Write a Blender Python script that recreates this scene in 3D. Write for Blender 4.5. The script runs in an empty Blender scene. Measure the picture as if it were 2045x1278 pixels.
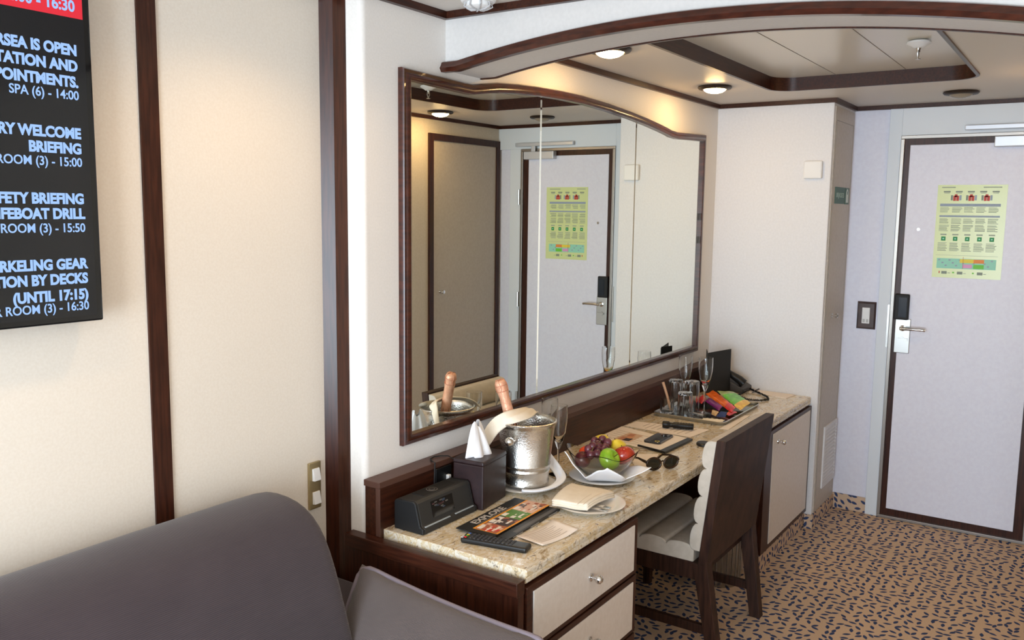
import bpy, bmesh, math, random
from mathutils import Vector, Matrix, Euler
random.seed(7)
sc = bpy.context.scene
col = sc.collection
PI = math.pi

# ------------------------------------------------------------------ camera, world, big lights, exposure
cam_d = bpy.data.cameras.new('camera'); cam = bpy.data.objects.new('camera', cam_d); col.objects.link(cam)
cam_d.sensor_fit = 'HORIZONTAL'; cam_d.sensor_width = 36.0; cam_d.lens = 1730.0/2045*36.0
cam_d.clip_start = 0.02
YAW, PITCH, ROLL = 0.5945, 0.1250, 0.0124
fwd = Vector((math.cos(YAW)*math.cos(PITCH), math.sin(YAW)*math.cos(PITCH), -math.sin(PITCH)))
rgt = fwd.cross(Vector((0, 0, 1))).normalized(); upv = rgt.cross(fwd)
r2 = rgt*math.cos(ROLL)+upv*math.sin(ROLL); u2 = -rgt*math.sin(ROLL)+upv*math.cos(ROLL)
cam.matrix_world = Matrix(((r2.x, u2.x, -fwd.x, -1.2332), (r2.y, u2.y, -fwd.y, -1.7625), (r2.z, u2.z, -fwd.z, 1.655), (0, 0, 0, 1)))
sc.camera = cam
sc.view_settings.view_transform = 'Standard'; sc.view_settings.look = 'None'
sc.view_settings.gamma = 1.0; sc.view_settings.use_curve_mapping = False
sc.view_settings.exposure = 0.18
sc.cycles.use_denoising = True
sc.cycles.max_bounces = 12; sc.cycles.transparent_max_bounces = 16
sc.cycles.sample_clamp_indirect = 6.0
w = bpy.data.worlds.new('sky'); sc.world = w; w.use_nodes = True
w.node_tree.nodes['Background'].inputs[0].default_value = (0.80, 0.90, 1.0, 1)
w.node_tree.nodes['Background'].inputs[1].default_value = 1.6

def lamp(name, kind, loc, power, color, size=0.1, size_y=None, rot=(0, 0, 0), spot=None, blend=0.5):
    d = bpy.data.lights.new(name, kind); d.energy = power; d.color = color
    o = bpy.data.objects.new(name, d); col.objects.link(o); o.location = loc; o.rotation_euler = rot
    if kind == 'AREA':
        d.shape = 'RECTANGLE'; d.size = size; d.size_y = size_y or size
    else:
        d.shadow_soft_size = size
    if kind == 'SPOT':
        d.spot_size = spot; d.spot_blend = blend
    return o
# daylight entering by the balcony door behind the camera
lamp('daylight', 'AREA', (-3.75, -1.35, 1.15), 216, (0.735, 0.87, 1.0), 2.5, 2.1, (0, -PI/2, 0))
# the cabin's own warm ceiling downlights over the sitting area
for q in ((-0.75, -0.28), (0.25, -0.28), (-0.9, -2.2), (0.3, -1.6)):
    lamp('downlight', 'SPOT', (q[0], q[1], 2.255), 10.5, (1.0, 0.66, 0.34), 0.05, spot=2.5, blend=0.7)

# ------------------------------------------------------------------ helpers
def S(r, g, b):
    f = lambda c: (c/255/12.92) if c/255 <= 0.04045 else ((c/255+0.055)/1.055)**2.4
    return (f(r), f(g), f(b), 1)

class MB:
    def __init__(s): s.bm = bmesh.new(); s.mi = 0
    def f(s, vs):
        try:
            f = s.bm.faces.new(vs); f.material_index = s.mi; return f
        except ValueError: return None
    def v(s, *c): return s.bm.verts.new(c)
    def box(s, x0, x1, y0, y1, z0, z1):
        p = [s.v(x, y, z) for z in (z0, z1) for y in (y0, y1) for x in (x0, x1)]
        for i in ((0, 2, 3, 1), (4, 5, 7, 6), (0, 1, 5, 4), (2, 6, 7, 3), (0, 4, 6, 2), (1, 3, 7, 5)): s.f([p[k] for k in i])
        return s
    def prism(s, poly, ax, a, b):
        mk = {'x': lambda p, t: (t, p[0], p[1]), 'y': lambda p, t: (p[0], t, p[1]), 'z': lambda p, t: (p[0], p[1], t)}[ax]
        A = [s.v(*mk(p, a)) for p in poly]; B = [s.v(*mk(p, b)) for p in poly]
        s.f(A); s.f(B[::-1])
        for i in range(len(poly)):
            j = (i+1) % len(poly); s.f([A[i], A[j], B[j], B[i]])
        return s
    def hexa(s, b, t):   # bottom quad, top quad
        A = [s.v(*p) for p in b]; B = [s.v(*p) for p in t]
        s.f(A[::-1]); s.f(B)
        n = len(A)
        for i in range(n):
            j = (i+1) % n; s.f([A[i], A[j], B[j], B[i]])
        return s
    def lathe(s, prof, c=(0, 0, 0), n=32, wob=None, M=None):
        rings = []
        for k, (r, z) in enumerate(prof):
            def P(x, y, zz):
                q = Vector((x, y, zz))
                if M is not None: q = M @ q
                return s.v(c[0]+q.x, c[1]+q.y, c[2]+q.z)
            if r < 1e-6: rings.append([P(0, 0, z)])
            else:
                ring = []
                for i in range(n):
                    t = 2*PI*i/n; rr, zz = (r, z) if wob is None else wob(r, z, t, k)
                    ring.append(P(rr*math.cos(t), rr*math.sin(t), zz))
                rings.append(ring)
        for a, b in zip(rings, rings[1:]):
            if len(a) == 1 and len(b) == 1: continue
            for i in range(n):
                j = (i+1) % n
                if len(a) == 1: s.f([a[0], b[j], b[i]])
                elif len(b) == 1: s.f([a[i], a[j], b[0]])
                else: s.f([a[i], a[j], b[j], b[i]])
        return s
    def tube(s, pts, r, n=8, closed=False, taper=None):
        pts = [Vector(p) for p in pts]; N = len(pts); rings = []
        prev = None
        for i, p in enumerate(pts):
            if closed: t = pts[(i+1) % N]-pts[i-1]
            else: t = pts[min(i+1, N-1)]-pts[max(i-1, 0)]
            t.normalize()
            if prev is None:
                a = t.cross(Vector((0, 0, 1)))
                if a.length < 1e-3: a = t.cross(Vector((1, 0, 0)))
            else:
                a = prev-t*prev.dot(t)
            a.normalize(); prev = a; b = t.cross(a)
            rr = r if taper is None else r*taper[i]
            rings.append([s.v(*(p+a*rr*math.cos(2*PI*k/n)+b*rr*math.sin(2*PI*k/n))) for k in range(n)])
        for i in range(N if closed else N-1):
            A = rings[i]; B = rings[(i+1) % N]
            for k in range(n): s.f([A[k], A[(k+1) % n], B[(k+1) % n], B[k]])
        if not closed: s.f(rings[0][::-1]); s.f(rings[-1])
        return s
    def ball(s, c, r, sx=1, sy=1, sz=1, n=16, rot=None):
        prof = [(math.sin(PI*k/(n//2))*1.0, -math.cos(PI*k/(n//2))) for k in range(n//2+1)]
        prof[0] = (0, -1); prof[-1] = (0, 1)
        M = Matrix.Diagonal((r*sx, r*sy, r*sz))
        if rot: M = Euler(rot).to_matrix() @ M
        return s.lathe(prof, c, n, M=M)
    def grid(s, fn, nu, nv):
        g = [[s.v(*fn(i/nu, j/nv)) for j in range(nv+1)] for i in range(nu+1)]
        for i in range(nu):
            for j in range(nv): s.f([g[i][j], g[i+1][j], g[i+1][j+1], g[i][j+1]])
        return s
    def sweep(s, path, prof, mk, closed=True):
        # path 2D; prof [(inward offset, depth)]; mk(p2, depth)->xyz
        N = len(path); nrm = []
        for i in range(N):
            def n_of(a, b):
                d = Vector((b[0]-a[0], b[1]-a[1])).normalized(); return Vector((-d.y, d.x))
            if closed or 0 < i < N-1:
                n1 = n_of(path[i-1], path[i]); n2 = n_of(path[i], path[(i+1) % N])
                m = (n1+n2).normalized(); m = m/max(0.2, m.dot(n1))
            elif i == 0: m = n_of(path[0], path[1])
            else: m = n_of(path[-2], path[-1])
            nrm.append(m)
        rings = [[s.v(*mk((path[i][0]+nrm[i].x*o, path[i][1]+nrm[i].y*o), d)) for o, d in prof] for i in range(N)]
        K = len(prof)
        for i in range(N if closed else N-1):
            A = rings[i]; B = rings[(i+1) % N]
            for k in range(K): s.f([A[k], A[(k+1) % K], B[(k+1) % K], B[k]])
        if not closed: s.f(rings[0]); s.f(rings[-1][::-1])
        return s
    def xform(s, M):
        bmesh.ops.transform(s.bm, matrix=M, verts=s.bm.verts); return s

def top_of(o):
    while o.parent: o = o.parent
    return o
def obj(name, mb, mats, parent=None, bevel=0, seg=2, smooth=None, solid=0, subd=0, world=True, label=None):
    bm = mb.bm
    bmesh.ops.recalc_face_normals(bm, faces=bm.faces)
    if parent is not None and world:
        bmesh.ops.translate(bm, verts=bm.verts, vec=-top_of(parent).location)
    me = bpy.data.meshes.new(name); bm.to_mesh(me); bm.free()
    for m in (mats if isinstance(mats, (list, tuple)) else [mats]): me.materials.append(m)
    o = bpy.data.objects.new(name, me); col.objects.link(o)
    if parent is not None: o.parent = parent
    if smooth is not None:
        for p in me.polygons: p.use_smooth = True
        me.set_sharp_from_angle(angle=math.radians(smooth))
    if solid:
        md = o.modifiers.new('solid', 'SOLIDIFY'); md.thickness = solid; md.offset = 0
    if bevel:
        md = o.modifiers.new('bevel', 'BEVEL'); md.width = bevel; md.segments = seg; md.limit_method = 'ANGLE'; md.angle_limit = 0.6
    if subd:
        md = o.modifiers.new('sub', 'SUBSURF'); md.levels = subd; md.render_levels = subd
    if label: o['label'] = label
    return o
def thing(name, label, cat, loc, rz=0, group=None):
    o = bpy.data.objects.new(name, None); col.objects.link(o); o.location = loc; o.rotation_euler = (0, 0, rz)
    o.empty_display_size = 0.05
    return tag(o, label, cat, group)
def tag(o, label, cat, group=None):
    o['label'] = label; o['category'] = cat
    if group: o['group'] = group
    return o
def struct(name, mb, mats, label=None, cat=None, **k):
    o = obj(name, mb, mats, **k); o['kind'] = 'structure'
    if label: o['label'] = label; o['category'] = cat
    return o
def text_mb(body, size, M, ext=0.0006, off=0.0, align='LEFT', mb=None, mi=0, sx=1.0):
    c = bpy.data.curves.new('lettering', 'FONT'); c.body = body; c.size = size; c.extrude = ext; c.offset = off; c.align_x = align
    c.resolution_u = 4
    o = bpy.data.objects.new('lettering', c); col.objects.link(o)
    bpy.context.view_layer.update()
    dg = bpy.context.evaluated_depsgraph_get()
    me = bpy.data.meshes.new_from_object(o.evaluated_get(dg))
    me.transform(M @ Matrix.Diagonal((sx, 1, 1, 1)))
    mb = mb or MB()
    n0 = len(mb.bm.faces)
    mb.bm.from_mesh(me)
    mb.bm.faces.ensure_lookup_table()
    for k in range(n0, len(mb.bm.faces)): mb.bm.faces[k].material_index = mi
    bpy.data.objects.remove(o); bpy.data.curves.remove(c); bpy.data.meshes.remove(me)
    return mb
def copy_thing(o):
    c = o.copy(); col.objects.link(c)
    for ch in list(o.children):
        d = ch.copy(); col.objects.link(d); d.parent = c
        for g in list(ch.children):
            e = g.copy(); col.objects.link(e); e.parent = d
    return c

# ------------------------------------------------------------------ materials
class NT:
    def __init__(s, m): s.t = m.node_tree; s.N = s.t.nodes; s.L = s.t.links
    def n(s, ty, **k):
        x = s.N.new(ty)
        for a, b in k.items():
            if isinstance(b, (int, float, str, bool)) and hasattr(x, a): setattr(x, a, b)
        return x
    def l(s, a, b): s.L.new(a, b)
def mat(name, c, rough=0.5, metal=0.0, emit=None, estr=0, trans=0, ior=1.45, coat=0, sheen=0, alpha=1, spec=0.5):
    m = bpy.data.materials.new(name); m.use_nodes = True
    b = m.node_tree.nodes['Principled BSDF']
    b.inputs['Base Color'].default_value = c; b.inputs['Roughness'].default_value = rough; b.inputs['Metallic'].default_value = metal
    b.inputs['Transmission Weight'].default_value = trans; b.inputs['IOR'].default_value = ior; b.inputs['Coat Weight'].default_value = coat
    b.inputs['Sheen Weight'].default_value = sheen; b.inputs['Specular IOR Level'].default_value = spec
    if emit: b.inputs['Emission Color'].default_value = emit; b.inputs['Emission Strength'].default_value = estr
    return m
def noisy(name, c1, c2, scale, rough=0.5, stretch=(1, 1, 1), detail=4, lo=0.35, hi=0.65, bump=0, metal=0, coat=0, bscale=None, spec=0.5):
    m = mat(name, c1, rough, metal, coat=coat, spec=spec); t = NT(m); b = t.N['Principled BSDF']
    tc = t.n('ShaderNodeTexCoord'); mp = t.n('ShaderNodeMapping'); mp.inputs['Scale'].default_value = stretch
    no = t.n('ShaderNodeTexNoise'); no.inputs['Scale'].default_value = scale; no.inputs['Detail'].default_value = detail
    r = t.n('ShaderNodeValToRGB'); r.color_ramp.elements[0].position = lo; r.color_ramp.elements[1].position = hi
    r.color_ramp.elements[0].color = c1; r.color_ramp.elements[1].color = c2
    t.l(tc.outputs['Object'], mp.inputs[0]); t.l(mp.outputs[0], no.inputs['Vector']); t.l(no.outputs['Fac'], r.inputs[0]); t.l(r.outputs[0], b.inputs['Base Color'])
    if bump:
        bp = t.n('ShaderNodeBump'); bp.inputs['Strength'].default_value = bump; bp.inputs['Distance'].default_value = 0.002
        n2 = no
        if bscale:
            n2 = t.n('ShaderNodeTexNoise'); n2.inputs['Scale'].default_value = bscale; t.l(tc.outputs['Object'], n2.inputs['Vector'])
        t.l(n2.outputs['Fac'], bp.inputs['Height']); t.l(bp.outputs[0], b.inputs['Normal'])
    return m
def carpet(name, wall=False):
    m = mat(name, S(150, 120, 92), 0.95, spec=0.1); t = NT(m); b = t.N['Principled BSDF']
    tc = t.n('ShaderNodeTexCoord'); src = tc.outputs['Object']
    if wall:
        sp = t.n('ShaderNodeSeparateXYZ'); cb = t.n('ShaderNodeCombineXYZ'); ad = t.n('ShaderNodeMath', operation='SUBTRACT')
        t.l(src, sp.inputs[0]); t.l(sp.outputs[0], ad.inputs[0]); t.l(sp.outputs[1], ad.inputs[1]); t.l(ad.outputs[0], cb.inputs[0]); t.l(sp.outputs[2], cb.inputs[1]); src = cb.outputs[0]
    vo = t.n('ShaderNodeTexVoronoi', voronoi_dimensions='2D'); vo.inputs['Scale'].default_value = 26.5; vo.inputs['Randomness'].default_value = 0.6
    t.l(src, vo.inputs['Vector'])
    df = t.n('ShaderNodeVectorMath', operation='SUBTRACT'); t.l(src, df.inputs[0]); t.l(vo.outputs['Position'], df.inputs[1])
    sc_ = t.n('ShaderNodeSeparateColor'); t.l(vo.outputs['Color'], sc_.inputs[0])
    an = t.n('ShaderNodeMath', operation='MULTIPLY'); an.inputs[1].default_value = 6.283; t.l(sc_.outputs[0], an.inputs[0])
    ro = t.n('ShaderNodeVectorRotate', rotation_type='Z_AXIS'); t.l(df.outputs[0], ro.inputs['Vector']); t.l(an.outputs[0], ro.inputs['Angle'])
    s2 = t.n('ShaderNodeSeparateXYZ'); t.l(ro.outputs[0], s2.inputs[0])
    xa = t.n('ShaderNodeMath', operation='DIVIDE'); xa.inputs[1].default_value = 0.0185; t.l(s2.outputs[0], xa.inputs[0])
    x2 = t.n('ShaderNodeMath', operation='MULTIPLY'); t.l(xa.outputs[0], x2.inputs[0]); t.l(xa.outputs[0], x2.inputs[1])
    yb = t.n('ShaderNodeMath', operation='DIVIDE'); yb.inputs[1].default_value = 0.0078; t.l(s2.outputs[1], yb.inputs[0])
    ya = t.n('ShaderNodeMath', operation='ABSOLUTE'); t.l(yb.outputs[0], ya.inputs[0])
    su = t.n('ShaderNodeMath', operation='ADD'); t.l(x2.outputs[0], su.inputs[0]); t.l(ya.outputs[0], su.inputs[1])
    mr = t.n('ShaderNodeMapRange'); mr.inputs['From Min'].default_value = 1.12; mr.inputs['From Max'].default_value = 0.82; t.l(su.outputs[0], mr.inputs['Value'])
    no = t.n('ShaderNodeTexNoise'); no.inputs['Scale'].default_value = 260; t.l(src, no.inputs['Vector'])
    mb_ = t.n('ShaderNodeMix', data_type='RGBA'); t.l(no.outputs['Fac'], mb_.inputs['Factor'])
    mb_.inputs[6].default_value = S(192, 165, 140); mb_.inputs[7].default_value = S(218, 191, 165)
    mx = t.n('ShaderNodeMix', data_type='RGBA'); t.l(mr.outputs[0], mx.inputs['Factor']); t.l(mb_.outputs[2], mx.inputs[6]); mx.inputs[7].default_value = S(58, 72, 108)
    t.l(mx.outputs[2], b.inputs['Base Color'])
    return m
def stone(name):
    m = mat(name, S(205, 186, 150), 0.16, coat=0.3); t = NT(m); b = t.N['Principled BSDF']
    tc = t.n('ShaderNodeTexCoord'); mp = t.n('ShaderNodeMapping'); mp.inputs['Rotation'].default_value = (0.2, 0.1, 0.6); mp.inputs['Scale'].default_value = (1, 2.2, 1.6)
    t.l(tc.outputs['Object'], mp.inputs[0])
    n1 = t.n('ShaderNodeTexNoise'); n1.inputs['Scale'].default_value = 8; n1.inputs['Detail'].default_value = 9; n1.inputs['Roughness'].default_value = 0.68; n1.inputs['Distortion'].default_value = 1.1
    t.l(mp.outputs[0], n1.inputs['Vector'])
    r = t.n('ShaderNodeValToRGB'); e = r.color_ramp.elements
    e[0].position = 0.27; e[0].color = S(110, 88, 66); e[1].position = 0.74; e[1].color = S(190, 152, 96)
    for p, c in ((0.37, (186, 164, 128)), (0.455, (228, 220, 204)), (0.53, (206, 182, 138)), (0.61, (232, 226, 214))):
        q = e.new(p); q.color = S(*c)
    t.l(n1.outputs['Fac'], r.inputs[0])
    n2 = t.n('ShaderNodeTexNoise'); n2.inputs['Scale'].default_value = 26; n2.inputs['Detail'].default_value = 6; n2.inputs['Distortion'].default_value = 1.5
    t.l(mp.outputs[0], n2.inputs['Vector'])
    r2_ = t.n('ShaderNodeValToRGB'); g = r2_.color_ramp.elements; g[0].position = 0.31; g[0].color = (0.9, 0.9, 0.9, 1); g[1].position = 0.40; g[1].color = (0, 0, 0, 1)
    t.l(n2.outputs['Fac'], r2_.inputs[0])
    mx = t.n('ShaderNodeMix', data_type='RGBA'); t.l(r2_.outputs[0], mx.inputs['Factor']); t.l(r.outputs[0], mx.inputs[6]); mx.inputs[7].default_value = S(96, 82, 74)
    t.l(mx.outputs[2], b.inputs['Base Color'])
    return m
def ribbed_cloth(name, c1, c2, axis=2, freq=160):
    m = mat(name, c1, 0.9, sheen=0.25, spec=0.15); t = NT(m); b = t.N['Principled BSDF']
    tc = t.n('ShaderNodeTexCoord'); wv = t.n('ShaderNodeTexWave', bands_direction='DIAGONAL'); mp = t.n('ShaderNodeMapping'); mp.inputs['Scale'].default_value = (0.02, 1, 1) if axis == 2 else (1, 0.02, 1); wv.inputs['Scale'].default_value = freq; wv.inputs['Distortion'].default_value = 0.6
    wv.inputs['Detail'].default_value = 1
    no = t.n('ShaderNodeTexNoise'); no.inputs['Scale'].default_value = 9; no.inputs['Detail'].default_value = 5
    t.l(tc.outputs['Object'], mp.inputs[0]); t.l(mp.outputs[0], wv.inputs['Vector']); t.l(tc.outputs['Object'], no.inputs['Vector'])
    ad = t.n('ShaderNodeMath', operation='MULTIPLY_ADD'); ad.inputs[1].default_value = 0.55; t.l(wv.outputs['Fac'], ad.inputs[0]); 
    mm = t.n('ShaderNodeMath', operation='MULTIPLY'); mm.inputs[1].default_value = 0.45; t.l(no.outputs['Fac'], mm.inputs[0]); t.l(mm.outputs[0], ad.inputs[2])
    mx = t.n('ShaderNodeMix', data_type='RGBA'); t.l(ad.outputs[0], mx.inputs['Factor']); mx.inputs[6].default_value = c1; mx.inputs[7].default_value = c2
    t.l(mx.outputs[2], b.inputs['Base Color'])
    bp = t.n('ShaderNodeBump'); bp.inputs['Strength'].default_value = 0.35; bp.inputs['Distance'].default_value = 0.002; t.l(wv.outputs['Fac'], bp.inputs['Height']); t.l(bp.outputs[0], b.inputs['Normal'])
    return m

WD1, WD2 = S(44, 20, 12), S(68, 34, 21)
M_woodx = noisy('dark_wood_along', WD1, WD2, 9, 0.32, (1, 14, 14), 6, bump=0.05, spec=0.4)
M_woodz = noisy('dark_wood_upright', WD1, WD2, 9, 0.34, (14, 14, 1), 6, bump=0.05, spec=0.4)
M_woody = noisy('dark_wood_across', WD1, WD2, 9, 0.34, (14, 1, 14), 6, bump=0.05, spec=0.4)
M_trim = noisy('reddish_wood_trim', S(52, 23, 14), S(76, 36, 23), 12, 0.28, (2, 2, 8), 5, coat=0.2)
M_chairw = noisy('chair_wood', S(38, 22, 16), S(64, 40, 29), 7, 0.5, (3, 14, 1.2), 7, bump=0.05, spec=0.3)
M_wallL = noisy('cream_wall_panel', S(228, 218, 204), S(232, 223, 210), 160, 0.6, (1, 1, 1), 2, bump=0.02)
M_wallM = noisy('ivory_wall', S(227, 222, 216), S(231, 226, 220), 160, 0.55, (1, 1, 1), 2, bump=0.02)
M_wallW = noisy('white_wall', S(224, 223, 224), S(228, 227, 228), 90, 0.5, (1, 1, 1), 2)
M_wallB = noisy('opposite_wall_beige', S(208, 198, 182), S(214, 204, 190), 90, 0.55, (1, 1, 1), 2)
M_ceil = mat('ceiling_cream', S(214, 204, 192), 0.45)
M_ceilR = mat('ceiling_white', S(220, 214, 206), 0.6)
M_recess = mat('recess_satin', S(226, 218, 202), 0.22)
M_head = noisy('arch_white', S(207, 203, 199), S(211, 207, 203), 90, 0.55, (1, 1, 1), 2)
M_doorw = noisy('door_panel_white', S(224, 224, 237), S(228, 229, 241), 60, 0.42, (1, 1, 1), 2)
M_cab = noisy('cream_laminate', S(225, 216, 207), S(230, 222, 214), 60, 0.4, (1, 1, 1), 2)
M_beige = noisy('beige_closet_laminate', S(190, 180, 168), S(196, 187, 176), 60, 0.45, (1, 1, 1), 2)
M_seam = mat('seam_grey', S(140, 130, 120), 0.7)
M_steel = mat('brushed_steel', S(190, 188, 184), 0.32, 1.0)
M_chrome = mat('chrome', S(225, 225, 225), 0.09, 1.0)
M_mirror = mat('mirror_silver', (0.90, 0.925, 0.865, 1), 0.0, 1.0)
M_carpet = carpet('leaf_carpet'); M_carpetw = carpet('leaf_carpet_cove', True)
M_stone = stone('cream_granite')
M_sofa = ribbed_cloth('grey_ribbed_upholstery', S(54, 47, 52), S(80, 71, 75), 2, 115)
M_pillow = ribbed_cloth('grey_cushion_cloth', S(72, 64, 64), S(103, 93, 91), 1, 170)
M_pipe = mat('piping_cloth', S(128, 119, 128), 0.9)
M_leather = noisy('cream_leather', S(196, 186, 172), S(206, 196, 183), 40, 0.42, (1, 1, 1), 4, bump=0.06)
M_blackp = mat('black_plastic', S(22, 22, 23), 0.35)
M_blackm = mat('black_matte', S(20, 20, 21), 0.6)
M_gloss = mat('black_gloss', S(10, 11, 13), 0.06)
M_white = mat('white_plastic', S(235, 235, 234), 0.4)
M_linen = noisy('white_linen', S(243, 245, 251), S(248, 250, 254), 30, 0.85, bump=0.15, bscale=400)
M_cream = noisy('cream_linen', S(236, 224, 204), S(243, 232, 214), 30, 0.85, bump=0.15, bscale=400)
M_porc = mat('white_porcelain', S(238, 236, 232), 0.15, coat=0.4)
M_paper = mat('ivory_paper', S(238, 226, 214), 0.8)
M_ink = mat('grey_ink', S(150, 140, 134), 0.9)
M_glass = mat('clear_glass', (0.97, 0.98, 0.98, 1), 0.0, trans=1.0, ior=1.45)
M_smoke = mat('bowl_glass', (0.95, 0.93, 0.88, 1), 0.02, trans=1.0, ior=1.35)
M_leathd = noisy('dark_brown_leather', S(36, 22, 24), S(46, 29, 30), 60, 0.42, bump=0.08)
M_brass = mat('brass_plate', S(176, 158, 118), 0.35, 0.8)
M_bronze = mat('bronze_ring', S(52, 40, 32), 0.4, 0.3)
M_lit = mat('lit_lens', S(255, 236, 180), 0.4, emit=(1.0, 0.64, 0.27, 1), estr=95)
M_unlit = mat('unlit_lens', S(150, 138, 120), 0.15)
M_navy = mat('navy_print', S(40, 60, 110), 0.6)
def P(name, r, g, b, rough=0.5, **k): return mat(name, S(r, g, b), rough, **k)

# ------------------------------------------------------------------ setting
ZH, ZR = 2.235, 2.27
XC, YC, XD, XH, YO = 3.333, -0.605, 3.774, 0.98, -1.758
struct('floor', MB().box(-3.5, 3.9, -3.1, 0.3, -0.05, 0), M_carpet, 'tan carpet strewn with small navy leaves', 'floor')
mb = MB(); mb.box(-3.5, 0.60, 0.149, 0.25, 0, ZR+0.05)
struct('wall_left', mb, M_wallL, 'cream panelled wall behind the sofa and the television', 'wall')
# mirror wall: bulkhead with a rounded outer corner
pts = [(0.64, 0.2), (0.64, 0.075), (0.605, 0.062), (0.6025, 0.062), (0.6025, 0.02)]
for k in range(0, 7):
    a = PI+PI/2*k/6; pts.append((0.6205+0.018*math.cos(a), 0.018+0.018*math.sin(a)))
pts += [(3.9, 0.0), (3.9, 0.2)]
struct('wall_mirror', MB().prism(pts, 'z', 0, 2.33), M_wallM, 'ivory wall carrying the big mirror above the desk', 'wall', smooth=40)
# closet block at the far end of the desk
mb = MB(); mb.box(XC, XD+0.02, YC, 0.01, 0.075, ZH+0.06)
struct('wall_closet', mb, M_wallW, 'white block wall at the far end of the desk', 'wall', bevel=0.004)
mb = MB(); mb.box(XD, XD+0.12, -1.95, YC+0.01, 0.0, ZH+0.06)
struct('wall_far', mb, M_doorw, 'pale end wall around the entrance door', 'wall')
mb = MB(); mb.box(XD-0.02, XD+0.01, -0.85, -0.787, 0.0, ZH-0.02); mb.box(XD-0.02, XD+0.01, -1.758, -0.85, 2.073, ZH-0.02)
mb.box(XD-0.02, XD+0.01, -1.66, -1.57, 0.0, 2.073)
struct('trim_1', mb, mat('surround_white', S(222, 228, 234), 0.45), 'white surround of the entrance door', 'trim', bevel=0.002)
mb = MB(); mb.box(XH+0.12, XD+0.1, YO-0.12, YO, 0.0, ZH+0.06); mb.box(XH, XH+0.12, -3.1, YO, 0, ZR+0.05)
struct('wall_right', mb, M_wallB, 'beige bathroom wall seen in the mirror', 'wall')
mb = MB(); mb.box(-3.5, XH+0.1, -3.1, -3.0, 0, ZR+0.05)
struct('wall_back', mb, M_wallM)
mb = MB(); mb.box(-3.5, -3.4, -3.1, -2.65, 0, ZR+0.05); mb.box(-3.5, -3.4, -0.05, 0.25, 0, ZR+0.05); mb.box(-3.5, -3.4, -2.65, -0.05, 2.15, ZR+0.05)
struct('wall_balcony', mb, M_wallM)
mb = MB()
for a, b in ((-2.65, -2.6), (-1.38, -1.32), (-0.10, -0.05)): mb.box(-3.48, -3.42, a, b, 0.05, 2.10)
mb.box(-3.48, -3.42, -2.65, -0.05, 2.10, 2.15); mb.box(-3.48, -3.42, -2.65, -0.05, 0.0, 0.05)
struct('window_1', mb, M_white)

# ceilings: the sitting room, and the entrance hall with its recessed tray
struct('ceiling', MB().box(-3.5, XH+0.1, -3.1, 0.3, ZR, ZR+0.06), M_ceilR, 'white ceiling of the sitting area', 'ceiling')
TX0, TX1, TY0, TY1, TR = 1.25, 2.93, -1.285, -0.435, 0.10
def rrect(x0, x1, y0, y1, r, n=8):
    p = []
    for cx, cy, a0 in ((x1-r, y1-r, 0), (x0+r, y1-r, PI/2), (x0+r, y0+r, PI), (x1-r, y0+r, 3*PI/2)):
        for k in range(n+1): p.append((cx+r*math.cos(a0+PI/2*k/n), cy+r*math.sin(a0+PI/2*k/n)))
    return p
tray = rrect(TX0, TX1, TY0, TY1, TR)
mb = MB(); bm = mb.bm; es = []
for loop in ([(XH+0.05, YO-0.05), (XD+0.05, YO-0.05), (XD+0.05, 0.05), (XH+0.05, 0.05)], tray):
    vs = [bm.verts.new((x, y, ZH)) for x, y in loop]
    es += [bm.edges.new((vs[i], vs[(i+1) % len(vs)])) for i in range(len(vs))]
bmesh.ops.triangle_fill(bm, use_beauty=True, use_dissolve=False, edges=es)
o = struct('ceiling_hall', mb, M_ceil, 'cream ceiling of the entrance hall around the recess', 'ceiling')
mb = MB(); mb.box(XH+0.1, XD+0.05, YO-0.05, 0.05, 2.288, 2.32)
struct('ceiling_recess', mb, M_recess, 'satin panel inside the ceiling recess', 'ceiling')
mb = MB()
for y in (-0.705, -1.0): mb.box(TX0, TX1, y-0.0012, y+0.0012, 2.2868, 2.2885)
struct('trim_2', mb, M_seam)
mb = MB(); mb.sweep(tray, [(0, 2.228), (0.0, 2.288), (-0.014, 2.288), (-0.014, 2.228)], lambda p, d: (p[0], p[1], d))
struct('trim_3', mb, M_woodx, 'dark wood band lining the ceiling recess', 'trim', smooth=30)
# dark cornice strips
mb = MB()
mb.box(XH+0.19, XC+0.001, -0.016, 0.001, ZH-0.022, ZH); mb.box(XC-0.016, XC+0.001, YC+0.001, -0.016, ZH-0.022, ZH); mb.box(XC-0.016, XD-0.024, YC-0.016, YC+0.001, ZH-0.022, ZH)
mb.box(XD-0.024, XD, YO, YC, ZH-0.022, ZH); mb.box(XH+0.19, XD-0.024, YO-0.001, YO+0.016, ZH-0.022, ZH)
struct('trim_4', mb, M_woodx, 'dark cornice strip around the entrance hall', 'trim')
mb = MB(); mb.box(0.57, XH, -0.018, 0.001, ZR-0.022, ZR); mb.box(XH-0.018, XH+0.001, -3.0, -0.018, ZR-0.022, ZR); mb.box(-3.4, 0.56, 0.131, 0.15, ZR-0.022, ZR)
struct('trim_5', mb, M_woodx, 'dark cornice strip of the sitting area', 'trim')
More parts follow.
